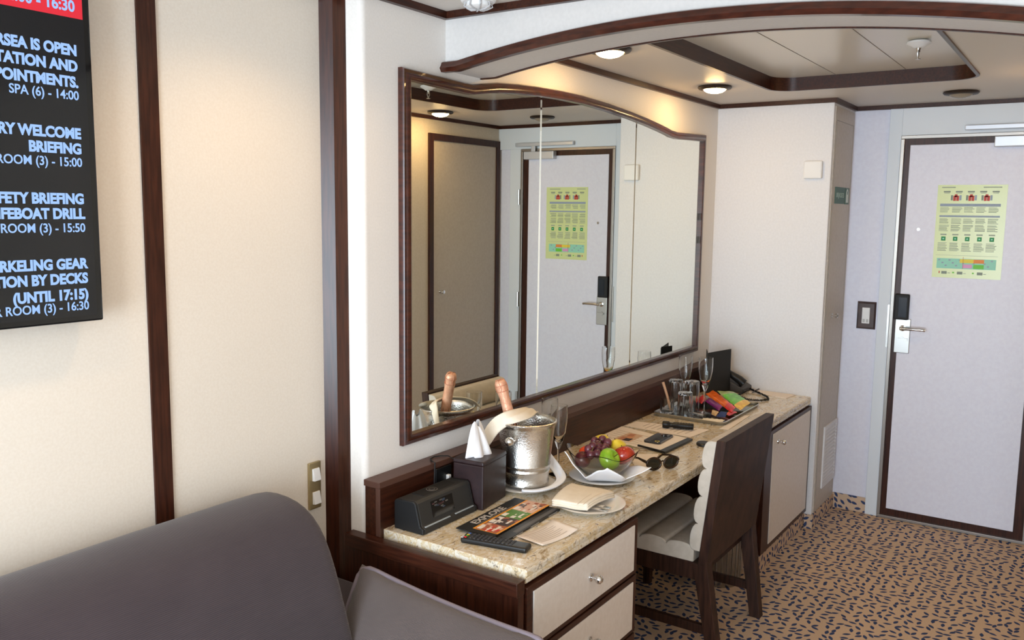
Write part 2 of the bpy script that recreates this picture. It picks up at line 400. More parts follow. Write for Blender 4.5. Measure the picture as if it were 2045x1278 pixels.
# arched header between sitting area and hall
def arch_z(y):
    if y > -0.06: return 2.094
    if y < -1.60: return 2.075
    return 2.158-(y+0.78)**2/8.1
ys = [0.0, -0.03]+[-0.06-1.54*k/40 for k in range(41)]+[-1.68, YO]
prof = [(y, arch_z(y)) for y in ys]
mb = MB(); mb.prism(prof+[(YO, ZR+0.04), (0.0, ZR+0.04)], 'x', XH, XH+0.19)
struct('wall_arch', mb, M_head, 'white arched header crossing the cabin ceiling', 'wall', smooth=30)
mb = MB(); mb.sweep(prof, [(0.008, 0.0), (0.008, -0.022), (-0.004, -0.03), (-0.012, -0.024), (-0.022, -0.020), (-0.026, -0.010), (-0.026, 0.0)], lambda p, d: (XH+d, p[0], p[1]), closed=False)
struct('trim_6', mb, M_trim, 'moulded brown edge along the front of the arch', 'trim', smooth=40)
mb = MB(); mb.sweep(prof, [(0.004, 0.186), (0.004, 0.196), (-0.012, 0.196), (-0.012, 0.190), (-0.0, 0.186)], lambda p, d: (XH+d, p[0], p[1]), closed=False)
struct('trim_7', mb, M_woodx, 'thin dark edge along the back of the arch', 'trim', smooth=40)
# upright dark strips on the left wall
mb = MB(); mb.box(0.005, 0.055, 0.143, 0.151, 0, ZR-0.02)
struct('trim_8', mb, M_woodz, 'slim dark upright strip on the cream wall', 'trim')
mb = MB(); mb.prism([(0.582, 0.151), (0.603, 0.113), (0.601, 0.072), (0.5985, 0.070), (0.5985, 0.062), (0.603, 0.0605), (0.62, 0.0605), (0.62, 0.151)], 'z', 0, ZR)
struct('trim_9', mb, noisy('corner_board_wood', WD1, WD2, 9, 0.3, (14, 14, 1), 6, bump=0.03), 'wide dark upright board at the wall corner', 'trim')
# carpet coves
mb = MB(); mb.box(XC-0.006, XD, YC-0.008, YC+0.02, 0, 0.076); mb.box(XC-0.006, XC+0.02, YC+0.02, -0.57, 0, 0.076)
struct('baseboard_left', mb, M_carpetw, 'leaf carpet turned up below the closet', 'baseboard')
mb = MB(); mb.box(XD-0.008, XD+0.01, -0.787, YC, 0, 0.086)
struct('baseboard_far', mb, M_carpetw, 'leaf carpet turned up beside the entrance door', 'baseboard')

# closet panel with vent, sign, knob (side of the block)
t = thing('closet_door', 'narrow beige closet panel beside the entrance door, louvred low down', 'closet', (3.55, YC, 0.1)); t['kind'] = 'structure'
mb = MB(); mb.box(3.358, 3.752, YC-0.004, YC+0.002, 0.078, 2.20); obj('panel', mb, M_beige, t, bevel=0.002)
mb = MB()
mb.box(3.380, 3.383, YC-0.0055, YC-0.003, 0.12, 2.13); mb.box(3.734, 3.737, YC-0.0055, YC-0.003, 0.12, 2.13); mb.box(3.380, 3.737, YC-0.0055, YC-0.003, 2.13, 2.133)
obj('panel_line', mb, P('pale_joint', 158, 150, 140), t)
mb = MB(); mb.box(3.475, 3.735, YC-0.012, YC-0.003, 0.185, 0.205); mb.box(3.475, 3.735, YC-0.012, YC-0.003, 0.505, 0.525)
mb.box(3.475, 3.495, YC-0.012, YC-0.003, 0.205, 0.505); mb.box(3.715, 3.735, YC-0.012, YC-0.003, 0.205, 0.505)
vf = obj('vent', mb, M_wallW, t, label='white louvred vent')
mb = MB()
for k in range(15):
    z = 0.21+k*0.02; mb.prism([(YC-0.003, z), (YC-0.012, z-0.006), (YC-0.012, z+0.002), (YC-0.003, z+0.010)], 'x', 3.495, 3.715)
obj('louvre', mb, M_wallW, vf)
mb = MB(); mb.lathe([(0, 0), (0.012, 0), (0.012, 0.004), (0.005, 0.006), (0.005, 0.016), (0.012, 0.02), (0.012, 0.03), (0.008, 0.034), (0, 0.034)], (3.50, YC-0.003, 1.127), 16, M=Matrix.Rotation(PI/2, 3, 'X'))
obj('knob', mb, M_chrome, t, smooth=40, label='chrome knob')
t = thing('sign', 'small green lifejacket sign with white figure, on the narrow closet', 'sign', (3.56, YC-0.004, 1.755))
G = P('sign_green', 70, 105, 92)
mb = MB(); mb.box(3.42, 3.615, YC-0.007, YC-0.004, 1.715, 1.80); obj('plate', mb, G, t)
mb = MB(); mb.box(3.63, 3.712, YC-0.007, YC-0.004, 1.713, 1.80); ip = obj('icon_plate', mb, G, t)
mb = MB(); mb.prism([(3.647, 1.722), (3.695, 1.722), (3.695, 1.775), (3.685, 1.79), (3.671, 1.796), (3.657, 1.79), (3.647, 1.775)], 'y', YC-0.0078, YC-0.007)
mb.mi = 1; mb.box(3.664, 3.678, YC-0.0082, YC-0.0078, 1.765, 1.782)
obj('icon', mb, [P('sign_white', 205, 214, 205), G], ip)
mb = text_mb('LIFEJACKETS', 0.034, Matrix.Translation((3.5175, YC-0.0076, 1.747)) @ Matrix.Rotation(PI/2, 4, 'X'), align='CENTER', sx=0.85)
obj('lettering', mb, P('sign_letter', 170, 190, 178), t)

# entrance door
XL = XD-0.012
t = thing('door_1', 'white entrance door framed in dark brown, safety poster on it', 'door', (XD, -1.21, 0)); t['kind'] = 'structure'
M_dframe = mat('door_frame_steel', S(158, 152, 146), 0.38, 1.0)
mb = MB(); y0, y1, zt = -0.85, -1.568, 2.073
for a, b, c, d in ((y0, y0-0.018, 0.016, zt-0.018), (y1+0.018, y1, 0.016, zt-0.018)): mb.box(XD-0.03, XD+0.02, b, a, c, d)
mb.box(XD-0.03, XD+0.02, y1, y0, zt-0.018, zt); mb.box(XD-0.03, XD+0.02, y1, y0, 0, 0.016)
obj('frame', mb, M_dframe, t, bevel=0.002, label='steel door frame')
mb = MB(); mb.box(XL-0.006, XD+0.02, y1+0.018, y0-0.018, 0.016, zt-0.018); obj('leaf', mb, M_woodz, t)
mb = MB(); mb.box(XL-0.012, XL, y1+0.062, y0-0.046, 0.056, zt-0.05); obj('leaf_panel', mb, M_doorw, t, bevel=0.002)
XF = XL-0.012
mb = MB(); mb.box(XF-0.006, XF, -0.958, -0.881, 0.925, 1.11); lp = obj('lock_plate', mb, M_steel, t, bevel=0.003)
mb = MB(); mb.box(XF-0.022, XF, -0.946, -0.873, 1.105, 1.243); lr = obj('card_reader', mb, M_blackm, t, bevel=0.006)
mb = MB(); mb.box(XF-0.0235, XF-0.02, -0.935, -0.895, 1.12, 1.225); obj('reader_window', mb, P('reader_blue', 38, 46, 56, 0.15), lr)
mb = MB(); mb.lathe([(0, 0), (0.016, 0), (0.016, 0.008), (0.009, 0.01), (0.009, 0.05), (0, 0.05)], (XF-0.004, -0.92, 1.06), 16, M=Matrix.Rotation(-PI/2, 3, 'Y'))
mb.tube([(XF-0.048, -0.916, 1.06), (XF-0.05, -0.95, 1.062), (XF-0.05, -1.02, 1.062), (XF-0.046, -1.035, 1.06)], 0.0085, 10)
obj('handle', mb, M_chrome, t, smooth=40)
mb = MB(); mb.lathe([(0, 0), (0.014, 0), (0.014, 0.006), (0, 0.006)], (XF-0.006, -0.92, 1.0), 16, M=Matrix.Rotation(-PI/2, 3, 'Y')); mb.box(XF-0.02, XF-0.008, -0.948, -0.9, 0.994, 1.006)
obj('deadbolt_turn', mb, M_steel, t, smooth=40)
mb = MB(); mb.lathe([(0, 0), (0.009, 0), (0.008, 0.004), (0, 0.004)], (XF, -0.963, 1.586), 14, M=Matrix.Rotation(-PI/2, 3, 'Y')); obj('peephole', mb, M_chrome, t, smooth=40)
mb = MB(); mb.box(XF-0.045, XF, -1.52, -1.286, 2.0, 2.052); cl = obj('closer', mb, mat('closer_silver', S(205, 208, 214), 0.35, 0.4), t, bevel=0.004)
mb = MB(); mb.box(XD-0.052, XD-0.03, -1.60, -1.149, 2.088, 2.112); mb.box(XD-0.055, XD-0.04, -1.47, -1.44, 2.05, 2.09)
obj('closer_rail', mb, mat('rail_silver', S(205, 208, 214), 0.35, 0.4), t, bevel=0.003)
for z in (0.35, 1.05, 1.75):
    mb = MB(); mb.tube([(XD-0.036, -1.575, z-0.05), (XD-0.036, -1.575, z+0.05)], 0.008, 8); obj('hinge', mb, M_steel, t, smooth=40)
mb = MB(); mb.box(XD-0.025, XD-0.019, -0.848, -0.838, 0.95, 1.18); obj('strike_plate', mb, M_steel, t)
# poster on the door
t = thing('safety_poster', 'yellow-green safety notice of small print and icons, on the entrance door', 'poster', (XF-0.001, -1.2, 1.34))
px = XF-0.0015; py0, py1, pz0, pz1 = -1.042, -1.358, 1.341, 1.816
mb = MB(); mb.box(px, XF, py1, py0, pz0, pz1); obj('sheet', mb, mat('poster_sheet', S(214, 226, 164), 0.22), t)
PC = [P('poster_grey', 160, 172, 150), P('poster_blue', 150, 164, 178), P('poster_red', 190, 60, 50), P('poster_green', 30, 140, 70), P('poster_teal', 150, 214, 190), P('poster_yellow', 230, 210, 70), P('poster_orange', 230, 140, 60), P('poster_lime', 110, 200, 60), P('poster_pink', 220, 160, 200), P('poster_dark', 130, 142, 128)]
mb = MB(); Wp, Hp = abs(py1-py0), pz1-pz0
def pr(u0, u1, v0, v1, i, e=0.0004):
    mb.mi = i; mb.box(px-e, px, py0-u1*Wp, py0-u0*Wp, pz1-v1*Hp, pz1-v0*Hp)
pr(0.06, 0.26, 0.02, 0.032, 0); pr(0.66, 0.92, 0.02, 0.032, 0)
for k in range(5): pr(0.09+k*0.175, 0.19+k*0.175, 0.065, 0.08, 9); pr(0.1+k*0.175, 0.18+k*0.175, 0.085, 0.092, 0)
for k in range(3):
    u = 0.2+k*0.22; pr(u, u+0.03, 0.11, 0.165, 9); pr(u+0.125, u+0.155, 0.11, 0.165, 1); pr(u+0.035, u+0.075, 0.115, 0.17, 2); pr(u+0.08, u+0.12, 0.115, 0.17, 2); pr(u+0.055, u+0.095, 0.10, 0.13, 2)
pr(0.05, 0.92, 0.20, 0.23, 1); pr(0.05, 0.92, 0.325, 0.345, 1)
for k in range(5):
    u = 0.055+k*0.175
    for r, (a, b) in enumerate(((0.24, 0.30), (0.36, 0.41), (0.43, 0.50), (0.62, 0.71))):
        v = a
        while v < b:
            pr(u, u+random.uniform(0.11, 0.15), v, v+0.006, 0 if random.random() < .6 else 9); v += 0.012
    pr(u+0.03, u+0.12, 0.525, 0.54, 0); pr(u+0.045, u+0.11, 0.555, 0.60, 3); pr(u+0.065, u+0.09, 0.57, 0.585, 4, 0.0008)
pr(0.04, 0.94, 0.755, 0.758, 0); pr(0.06, 0.92, 0.79, 0.90, 4)
for k in range(16): u = 0.08+k*0.051; pr(u, u+0.03, 0.80+0.03*(k % 3), 0.815+0.03*(k % 3), 1, 0.0006)
pr(0.40, 0.60, 0.795, 0.835, 5, 0.0008); pr(0.60, 0.75, 0.795, 0.835, 6, 0.0008); pr(0.60, 0.75, 0.85, 0.895, 7, 0.0008); pr(0.45, 0.58, 0.85, 0.89, 8, 0.0008); pr(0.445, 0.45, 0.77, 0.90, 2, 0.001)
for u in (0.14, 0.37, 0.66): pr(u, u+0.08, 0.93, 0.96, 9); pr(u+0.09, u+0.13, 0.945, 0.952, 0)
pr(0.1, 0.115, 0.93, 0.955, 2); pr(0.30, 0.33, 0.935, 0.95, 7); pr(0.59, 0.615, 0.935, 0.95, 7)
obj('print', mb, PC, t)
# rocker light switch by the door
t = thing('light_switch', 'square light switch in a brown surround, left of the entrance door', 'switch', (XD, -0.73, 1.11))
mb = MB(); mb.hexa([(XD, -0.677, 1.035), (XD, -0.777, 1.035), (XD, -0.777, 1.188), (XD, -0.677, 1.188)], [(XD-0.014, -0.685, 1.045), (XD-0.014, -0.769, 1.045), (XD-0.014, -0.769, 1.178), (XD-0.014, -0.685, 1.178)])
obj('surround', mb, noisy('switch_brown', S(62, 44, 40), S(74, 54, 48), 20, 0.4), t, bevel=0.002)
mb = MB(); mb.box(XD-0.018, XD-0.012, -0.747, -0.707, 1.068, 1.155); pl = obj('plate', mb, M_white, t, bevel=0.0015)
mb = MB(); mb.box(XD-0.021, XD-0.017, -0.744, -0.71, 1.10, 1.15); obj('rocker', mb, M_white, pl, bevel=0.001)
mb = MB(); mb.box(XD-0.0195, XD-0.017, -0.742, -0.73, 1.074, 1.092); mb.box(XD-0.0195, XD-0.017, -0.724, -0.712, 1.074, 1.092); obj('button', mb, P('button_grey', 190, 190, 188), pl)
# thermostat box
t = tag(obj('thermostat', MB().box(XC-0.024, XC, -0.566, -0.474, 1.838, 1.927), M_white, bevel=0.006), 'white thermostat box high on the wall at the desk end', 'thermostat')
# closet door in the bathroom wall (seen in the mirror)
t = thing('door_2', 'beige closet door with a dark frame, seen only in the mirror', 'door', (3.37, YO, 0)); t['kind'] = 'structure'
mb = MB(); mb.box(2.99, 3.032, YO-0.01, YO+0.014, 0, 2.088); mb.box(3.712, 3.754, YO-0.01, YO+0.014, 0, 2.088); mb.box(2.99, 3.754, YO-0.01, YO+0.014, 2.088, 2.13)
obj('frame', mb, M_woodz, t)
mb = MB(); mb.box(3.032, 3.712, YO-0.01, YO+0.006, 0.01, 2.088); obj('panel', mb, M_beige, t)
mb = MB(); mb.lathe([(0, 0), (0.013, 0), (0.006, 0.008), (0.006, 0.018), (0.014, 0.024), (0.011, 0.034), (0, 0.036)], (3.105, YO+0.006, 1.135), 14, M=Matrix.Rotation(-PI/2, 3, 'X')); obj('knob', mb, M_chrome, t, smooth=40)

# ceiling lamps
def ceiling_lamp(x, y, lit, label):
    t = thing('ceiling_lamp', label, 'ceiling lamp', (x, y, ZH), group='round ceiling lamps of the entrance hall')
    mb = MB(); mb.lathe([(0.050, 0), (0.074, 0), (0.078, -0.006), (0.072, -0.013), (0.054, -0.016), (0.048, -0.012), (0.048, 0)], (0, 0, 0), 40); obj('ring', mb, M_bronze, t, world=False, smooth=40)
    mb = MB(); mb.lathe([(0.052, -0.010), (0.048, -0.018), (0.036, -0.026), (0.018, -0.031), (0, -0.033)], (0, 0, 0), 32); obj('lens', mb, M_lit if lit else M_unlit, t, world=False, smooth=60)
ceiling_lamp(2.665, -0.236, True, 'lit round ceiling lamp nearest the white block wall, above the mirror end')
ceiling_lamp(1.60, -0.255, True, 'lit round ceiling lamp half hidden by the arch edge')
ceiling_lamp(2.86, -1.555, True, 'ceiling lamp at the right edge, shown lit in the mirror')
ceiling_lamp(3.373, -1.165, False, 'unlit round ceiling lamp in front of the entrance door')
# smoke detector
t = thing('smoke_detector', 'white round smoke detector on the ceiling above the mirror corner', 'smoke detector', (0.875, -0.205, ZR))
mb = MB(); mb.lathe([(0, 0), (0.05, 0), (0.052, -0.009), (0.047, -0.014), (0, -0.014)], (0, 0, 0), 32); obj('base', mb, M_white, t, world=False, smooth=40)
mb = MB(); mb.lathe([(0.034, -0.014), (0.036, -0.025), (0.030, -0.029), (0.014, -0.032), (0, -0.032)], (0, 0, 0), 28); hd = obj('sensor_head', mb, M_white, t, world=False, smooth=40)
mb = MB()
for k in range(8):
    a = 2*PI*k/8; c, s_ = math.cos(a), math.sin(a)
    mb.tube([(0.038*c, 0.038*s_, -0.014), (0.042*c, 0.042*s_, -0.025), (0.026*c, 0.026*s_, -0.033), (0.008*c, 0.008*s_, -0.034)], 0.0022, 6)
obj('cage', mb, P('detector_grey', 190, 190, 192), t, world=False, smooth=40)
# sprinkler
t = thing('sprinkler', 'white sprinkler head hanging in the ceiling recess', 'sprinkler', (2.27, -1.158, 2.288))
mb = MB(); mb.lathe([(0, 0), (0.022, 0), (0.040, -0.006), (0.042, -0.012), (0.026, -0.021), (0.016, -0.028), (0, -0.028)], (0, 0, 0), 28); obj('cover', mb, M_white, t, world=False, smooth=40)
mb = MB(); mb.lathe([(0, -0.028), (0.009, -0.028), (0.006, -0.036), (0.006, -0.044), (0, -0.044)], (0, 0, 0), 12)
mb.tube([(0.007, 0, -0.036), (0.009, 0, -0.05), (0.0, 0, -0.066)], 0.0025, 6); mb.tube([(-0.007, 0, -0.036), (-0.009, 0, -0.05), (0, 0, -0.066)], 0.0025, 6)
mb.lathe([(0, -0.066), (0.010, -0.067), (0.010, -0.069), (0, -0.07)], (0, 0, 0), 12); obj('nozzle', mb, M_steel, t, world=False, smooth=40)

# ------------------------------------------------------------------ mirror
fr_top = [(3.129, 2.060), (2.763, 2.046), (2.69, 2.050), (2.655, 2.056), (2.56, 2.067), (2.42, 2.081), (2.253, 2.094), (2.05, 2.106), (1.83, 2.113), (1.66, 2.112), (1.497, 2.107), (1.37, 2.100), (1.243, 2.089), (1.15, 2.074), (1.10, 2.066), (1.06, 2.066), (0.755, 2.073)]
outer = [(0.755, 0.924), (3.129, 0.924)]+fr_top
t = thing('wall_mirror', 'big arched wall mirror in three panels with a dark moulded frame', 'mirror', (1.94, 0, 0.924))
mb = MB(); mb.sweep(outer, [(0, 0.0), (0.0, -0.015), (0.004, -0.021), (0.013, -0.020), (0.019, -0.0255), (0.028, -0.026), (0.033, -0.023), (0.033, 0.0)], lambda p, d: (p[0], d, p[1]))
obj('frame', mb, M_trim, t, smooth=40)
def top_in(x):
    q = sorted(fr_top)
    for a, b in zip(q, q[1:]):
        if a[0] <= x <= b[0]: return a[1]+(b[1]-a[1])*(x-a[0])/(b[0]-a[0])-0.029
    return 2.03
for k, (a, b) in enumerate(((0.779, 1.5335), (1.5355, 2.3275), (2.3295, 3.105))):
    n = 14; poly = [(a, 0.949), (b, 0.949)]+[(b+(a-b)*i/n, top_in(b+(a-b)*i/n)) for i in range(n+1)]
    mb = MB(); mb.prism(poly, 'y', -0.010, -0.001)
    obj('mirror_panel', mb, M_mirror, t, bevel=0.005, seg=1)
for z in (1.62, 1.50): obj('hinge', MB().box(3.092, 3.0958, -0.021, -0.011, z, z+0.035), M_bronze, t)

# ------------------------------------------------------------------ desk
H = 0.71
t = thing('drawer_cabinet', 'dark wood drawer cabinet with cream drawer fronts, under the near desk end', 'cabinet', (0.93, -0.3, 0))
mb = MB(); mb.box(0.602, 1.275, -0.560, -0.03, 0.09, 0.67); mb.box(0.62, 1.26, -0.53, -0.03, 0, 0.09); obj('body', mb, M_woodz, t, bevel=0.001)
def knob(x, y, z, par, r=0.0135):
    mb = MB(); mb.lathe([(0, 0), (r*0.95, 0), (r*0.9, 0.004), (r*0.42, 0.007), (r*0.42, 0.016), (r*0.8, 0.02), (r*1.05, 0.027), (r*0.95, 0.034), (r*0.5, 0.039), (0, 0.04)], (x, y, z), 18, M=Matrix.Rotation(PI/2, 3, 'X'))
    return obj('knob', mb, M_chrome, par, smooth=50, label='round chrome knob')
for z0, z1 in ((0.476, 0.664), (0.272, 0.470), (0.10, 0.266)):
    mb = MB(); mb.box(0.606, 1.271, -0.578, -0.560, z0, z1); d = obj('drawer', mb, M_woodx, t, bevel=0.0015)
    mb = MB(); mb.box(0.636, 1.245, -0.5815, -0.577, z0+0.016, z1-0.018); obj('front_panel', mb, M_cab, d, bevel=0.0015, label='cream drawer front')
    knob(0.95, -0.5815, (z0+z1)/2+0.004, d)
t = thing('desk_end_panel', 'dark reddish wood end panel of the desk beside the sofa', 'panel', (0.585, -0.3, 0))
mb = MB(); mb.box(0.571, 0.599, -0.573, 0.058, 0, 0.650); obj('panel', mb, M_woodz, t, bevel=0.001)
mb = MB(); mb.box(0.562, 0.6, -0.575, 0.050, 0.650, 0.690); obj('top_rail', mb, M_woody, t, bevel=0.002)
t = thing('desk_back_panel', 'dark panel closing the knee space below the desk', 'panel', (1.9, -0.02, 0.09))
obj('panel', MB().box(1.276, 2.579, -0.04, -0.001, 0.0, 0.669), M_woodx, t)
t = thing('side_cabinet', 'dark wood cupboard with one cream door, right of the desk chair', 'cabinet', (2.95, -0.3, 0))
mb = MB(); mb.box(2.58, XC-0.001, -0.560, -0.001, 0.09, 0.67); obj('body', mb, M_woodz, t, bevel=0.001)
mb = MB(); mb.box(2.583, XC-0.004, -0.578, -0.560, 0.093, 0.664); d = obj('door', mb, M_woodz, t, bevel=0.0015)
mb = MB(); mb.box(2.685, XC-0.035, -0.5815, -0.577, 0.118, 0.647); obj('door_panel', mb, M_cab, d, bevel=0.0015, label='cream door panel')
knob(2.755, -0.5815, 0.598, d, 0.0125)
mb = MB(); mb.box(2.60, XC-0.001, -0.566, -0.01, 0, 0.09); obj('plinth', mb, M_carpetw, t, label='leaf carpet covered plinth')
# countertop
mb = MB(); mb.prism([(-0.0605, 0.67), (-0.566, 0.67), (-0.571, 0.674), (-0.571, 0.6865), (-0.5665, 0.689), (-0.571, 0.6915), (-0.571, 0.704), (-0.569, 0.708), (-0.565, H), (-0.0605, H)], 'x', 0.6145, XC-0.001)
tag(obj('countertop', mb, M_stone, bevel=0.0015), 'long polished cream granite desk top', 'countertop')
t = thing('desk_upstand', 'low dark wood ledge along the wall behind the desk top', 'ledge', (2, -0.03, 0.67))
mb = MB(); mb.box(0.6005, XC-0.001, -0.060, -0.001, 0.671, 0.838); obj('board', mb, M_woodx, t)
mb = MB(); mb.box(0.594, XC-0.001, -0.064, -0.0005, 0.838, 0.857); mb.box(0.594, 0.5995, -0.064, -0.048, 0.691, 0.838); obj('cap', mb, P('ledge_cap_brown', 82, 54, 44, 0.42), t, bevel=0.0015)
t = thing('wall_socket', 'black power socket on the ledge front behind the clock radio', 'socket', (0.885, -0.064, 0.84))
mb = MB(); mb.box(0.856, 0.934, -0.0665, -0.0602, 0.765, 0.835); obj('plate', mb, M_blackp, t, bevel=0.002)
mb = MB(); mb.box(0.905, 0.918, -0.078, -0.066, 0.782, 0.806); obj('plug', mb, M_white, t, bevel=0.002)

# ------------------------------------------------------------------ television
t = thing('television', 'black wall television at the left edge listing the day\'s programme', 'television', (-0.80, 0.11, 1.4))
mb = MB(); mb.box(-1.50, -0.142, 0.088, 0.125, 1.400, 2.215); cs = obj('casing', mb, M_gloss, t, bevel=0.004)
mb = MB(); mb.box(-1.05, -0.55, 0.125, 0.149, 1.6, 2.0); obj('bracket', mb, M_blackm, t)
mb = MB(); mb.box(-1.49, -0.158, 0.086, 0.089, 1.414, 2.205); scn = obj('screen', mb, mat('screen_black', S(18, 20, 24), 0.12), t)
mb = MB(); mb.box(-1.49, -0.160, 0.0852, 0.0862, 2.051, 2.205); obj('banner', mb, mat('screen_red', S(120, 20, 28), 0.4, emit=S(222, 38, 56), estr=0.75), scn)
mb = MB()
def tvl(s_, z, cap, off):
    text_mb(s_, cap/0.70, Matrix.Translation((-0.1765, 0.0852, z)) @ Matrix.Rotation(PI/2, 4, 'X'), ext=0.0003, off=off, align='RIGHT', mb=mb, sx=0.895)
tvl('14:00 - 16:30', 2.064, 0.0225, 0.0009)
for s_, z in (('UNDERSEA IS OPEN', 1.9735), ('FOR CONSULTATION AND', 1.9405), ('APPOINTMENTS.', 1.9070), ('MANDATORY WELCOME', 1.799), ('BRIEFING', 1.7665), ('SAFETY BRIEFING', 1.6595), ('& LIFEBOAT DRILL', 1.6275), ('SNORKELING GEAR', 1.5195), ('DISTRIBUTION BY DECKS', 1.4875), ('(UNTIL 17:15)', 1.4525)): tvl(s_, z, 0.0212, 0.0014)
for s_, z in (('SPA (6) - 14:00', 1.8805), ('EXPLORER ROOM (3) - 15:00', 1.739), ('EXPLORER ROOM (3) - 15:50', 1.5985), ('EXPLORER ROOM (3) - 16:30', 1.428)): tvl(s_, z, 0.0185, 0.0004)
obj('lettering', mb, mat('screen_text', S(60, 80, 110), 0.5, emit=S(158, 194, 250), estr=0.85), scn)

# brass double switch on left wall
t = thing('wall_switch', 'brass double switch plate on the cream wall above the sofa end', 'switch', (0.534, 0.149, 0.75))
mb = MB(); mb.box(0.510, 0.556, 0.139, 0.149, 0.755, 0.899); obj('plate', mb, M_brass, t, bevel=0.002)
for z in (0.862, 0.790):
    mb = MB(); mb.hexa([(0.520, 0.139, z-0.019), (0.548, 0.139, z-0.019), (0.548, 0.139, z+0.019), (0.520, 0.139, z+0.019)], [(0.521, 0.128, z-0.018), (0.547, 0.128, z-0.018), (0.547, 0.135, z+0.018), (0.521, 0.135, z+0.018)]); obj('rocker', mb, M_white, t, bevel=0.001)

# ------------------------------------------------------------------ sofa
t = thing('sofa', 'long grey-brown ribbed sofa below the television', 'sofa', (-0.5, -0.3, 0))
bp = [(0.135, 0.30), (0.138, 0.80), (0.125, 0.862), (0.085, 0.893), (0.03, 0.902), (-0.045, 0.895), (-0.105, 0.868), (-0.150, 0.815), (-0.185, 0.74), (-0.225, 0.62), (-0.262, 0.50), (-0.285, 0.40), (-0.28, 0.30)]
mb = MB(); xs = [(-1.75, 1.0), (0.20, 1.0), (0.265, 0.995), (0.292, 0.975), (0.304, 0.94), (0.308, 0.87)]
cy_, cz_ = -0.06, 0.60; rings = []
for x, k in xs: rings.append([mb.v(x, cy_+(p[0]-cy_)*k, cz_+(p[1]-cz_)*k) for p in bp])
for A, B in zip(rings, rings[1:]):
    for i in range(len(bp)): j = (i+1) % len(bp); mb.f([A[i], A[j], B[j], B[i]])
mb.f(rings[0]); mb.f(rings[-1])
obj('backrest', mb, M_sofa, t, smooth=60, subd=1)
mb = MB(); mb.box(-1.75, 0.438, -0.95, 0.12, 0.12, 0.31); obj('seat', mb, M_sofa, t, bevel=0.04, seg=4)
mb = MB(); mb.prism([(.56, -.9), (.56, .125), (.385, .125), (.385, -.115), (.44, -.115), (.44, -.9)], 'z', 0.0, 0.55); obj('arm', mb, M_sofa, t, bevel=0.015, seg=3)
# cushion leaning on the arm
t = thing('cushion', 'grey piped cushion leaning on the sofa arm by the desk', 'cushion', (0.35, -0.45, 0.36))
O0 = Vector((0.485, -0.095, 0.655)); E1 = Vector((-0.075, -0.68, 0.0)); E2 = Vector((-0.245, -0.045, -0.27)); Nn = E1.cross(E2).normalized()
if Nn.x > 0: Nn = -Nn
def cush(u, v, s_):
    a, b = 2*u-1, 2*v-1
    th = 0.055*((1-a*a)*(1-b*b))**0.42+0.003
    pin = 0.05*(a*a*b*b); uu = 0.5+(u-0.5)*(1-0.05*(1-b*b)*0-0.035*(b*b)*0)-a*0.02*(1-b*b); vv = 0.5+(v-0.5)-b*0.03*(1-a*a)
    return O0+E1*uu+E2*vv+Nn*(s_*th+0.006*math.sin(7*u+4*v)*(1-a*a)*(1-b*b))
def cush_r(u, v):   # round the corners
    return u, v
mb = MB(); n = 22
for s_ in (1, -1): mb.grid(lambda u, v: cush(u, v, s_), n, n)
bmesh.ops.remove_doubles(mb.bm, verts=mb.bm.verts, dist=0.0075)
cu = obj('cover', mb, M_pillow, t, smooth=80)
loop = [cush(k/20, 0, 0) for k in range(20)]+[cush(1, k/12, 0) for k in range(12)]+[cush(1-k/20, 1, 0) for k in range(20)]+[cush(0, 1-k/12, 0) for k in range(12)]
# soften the four corners of the piping path
for _ in range(2): loop = [(loop[i-1]+loop[i]*2+loop[(i+1) % len(loop)])/4 for i in range(len(loop))]
mb = MB(); mb.tube(loop, 0.0078, 8, closed=True); obj('piping', mb, M_pipe, cu, smooth=60)

# ------------------------------------------------------------------ desk chair
t = thing('desk_chair', 'dark wood desk chair with channelled cream upholstery, pushed under the desk', 'chair', (1.95, -0.5, 0))
x0, x1 = 1.687, 2.238
def ylean(z): return -0.625-(z-0.36)*0.112
mb = MB(); mb.hexa([(x0, ylean(.37)-0.035, .37), (x1, ylean(.37)-0.035, .37), (x1, ylean(.37), .37), (x0, ylean(.37), .37)], [(x0, ylean(.848)-0.035, .848), (x1, ylean(.848)-0.035, .848), (x1, ylean(.848), .848), (x0, ylean(.848), .848)])
obj('back_panel', mb, M_chairw, t, bevel=0.002)
prof = []
nb = 4; zb0, zb1 = 0.420, 0.842
for k in range(nb):
    for i in range(9):
        a = PI*i/8; z = zb0+(zb1-zb0)*(k+(1-math.cos(a))/2)/nb
        prof.append((ylean(z)+0.022+0.026*max(0.0, math.sin(a))**0.7, z))
prof += [(ylean(zb1)+0.001, zb1), (ylean(zb0)+0.001, zb0)]
mb = MB(); mb.prism(prof, 'x', x0+0.004, x1-0.004); obj('back_cushion', mb, M_leather, t, smooth=50, bevel=0.003)
prof = []; ns = 4; yb, yf = -0.605, -0.165
for k in range(ns):
    for i in range(9):
        a = PI*i/8; y = yb+(yf-yb)*(k+(1-math.cos(a))/2)/ns
        prof.append((y, 0.418+0.022*max(0.0, math.sin(a))**0.7))
prof += [(yf, 0.372), (yb, 0.372)]
mb = MB(); mb.prism(prof, 'x', x0+0.01, x1-0.01); obj('seat_cushion', mb, M_leather, t, smooth=50, bevel=0.004)
mb = MB(); mb.box(x0+0.012, x1-0.012, -0.622, -0.17, 0.305, 0.371); obj('seat_frame', mb, M_chairw, t, bevel=0.002)
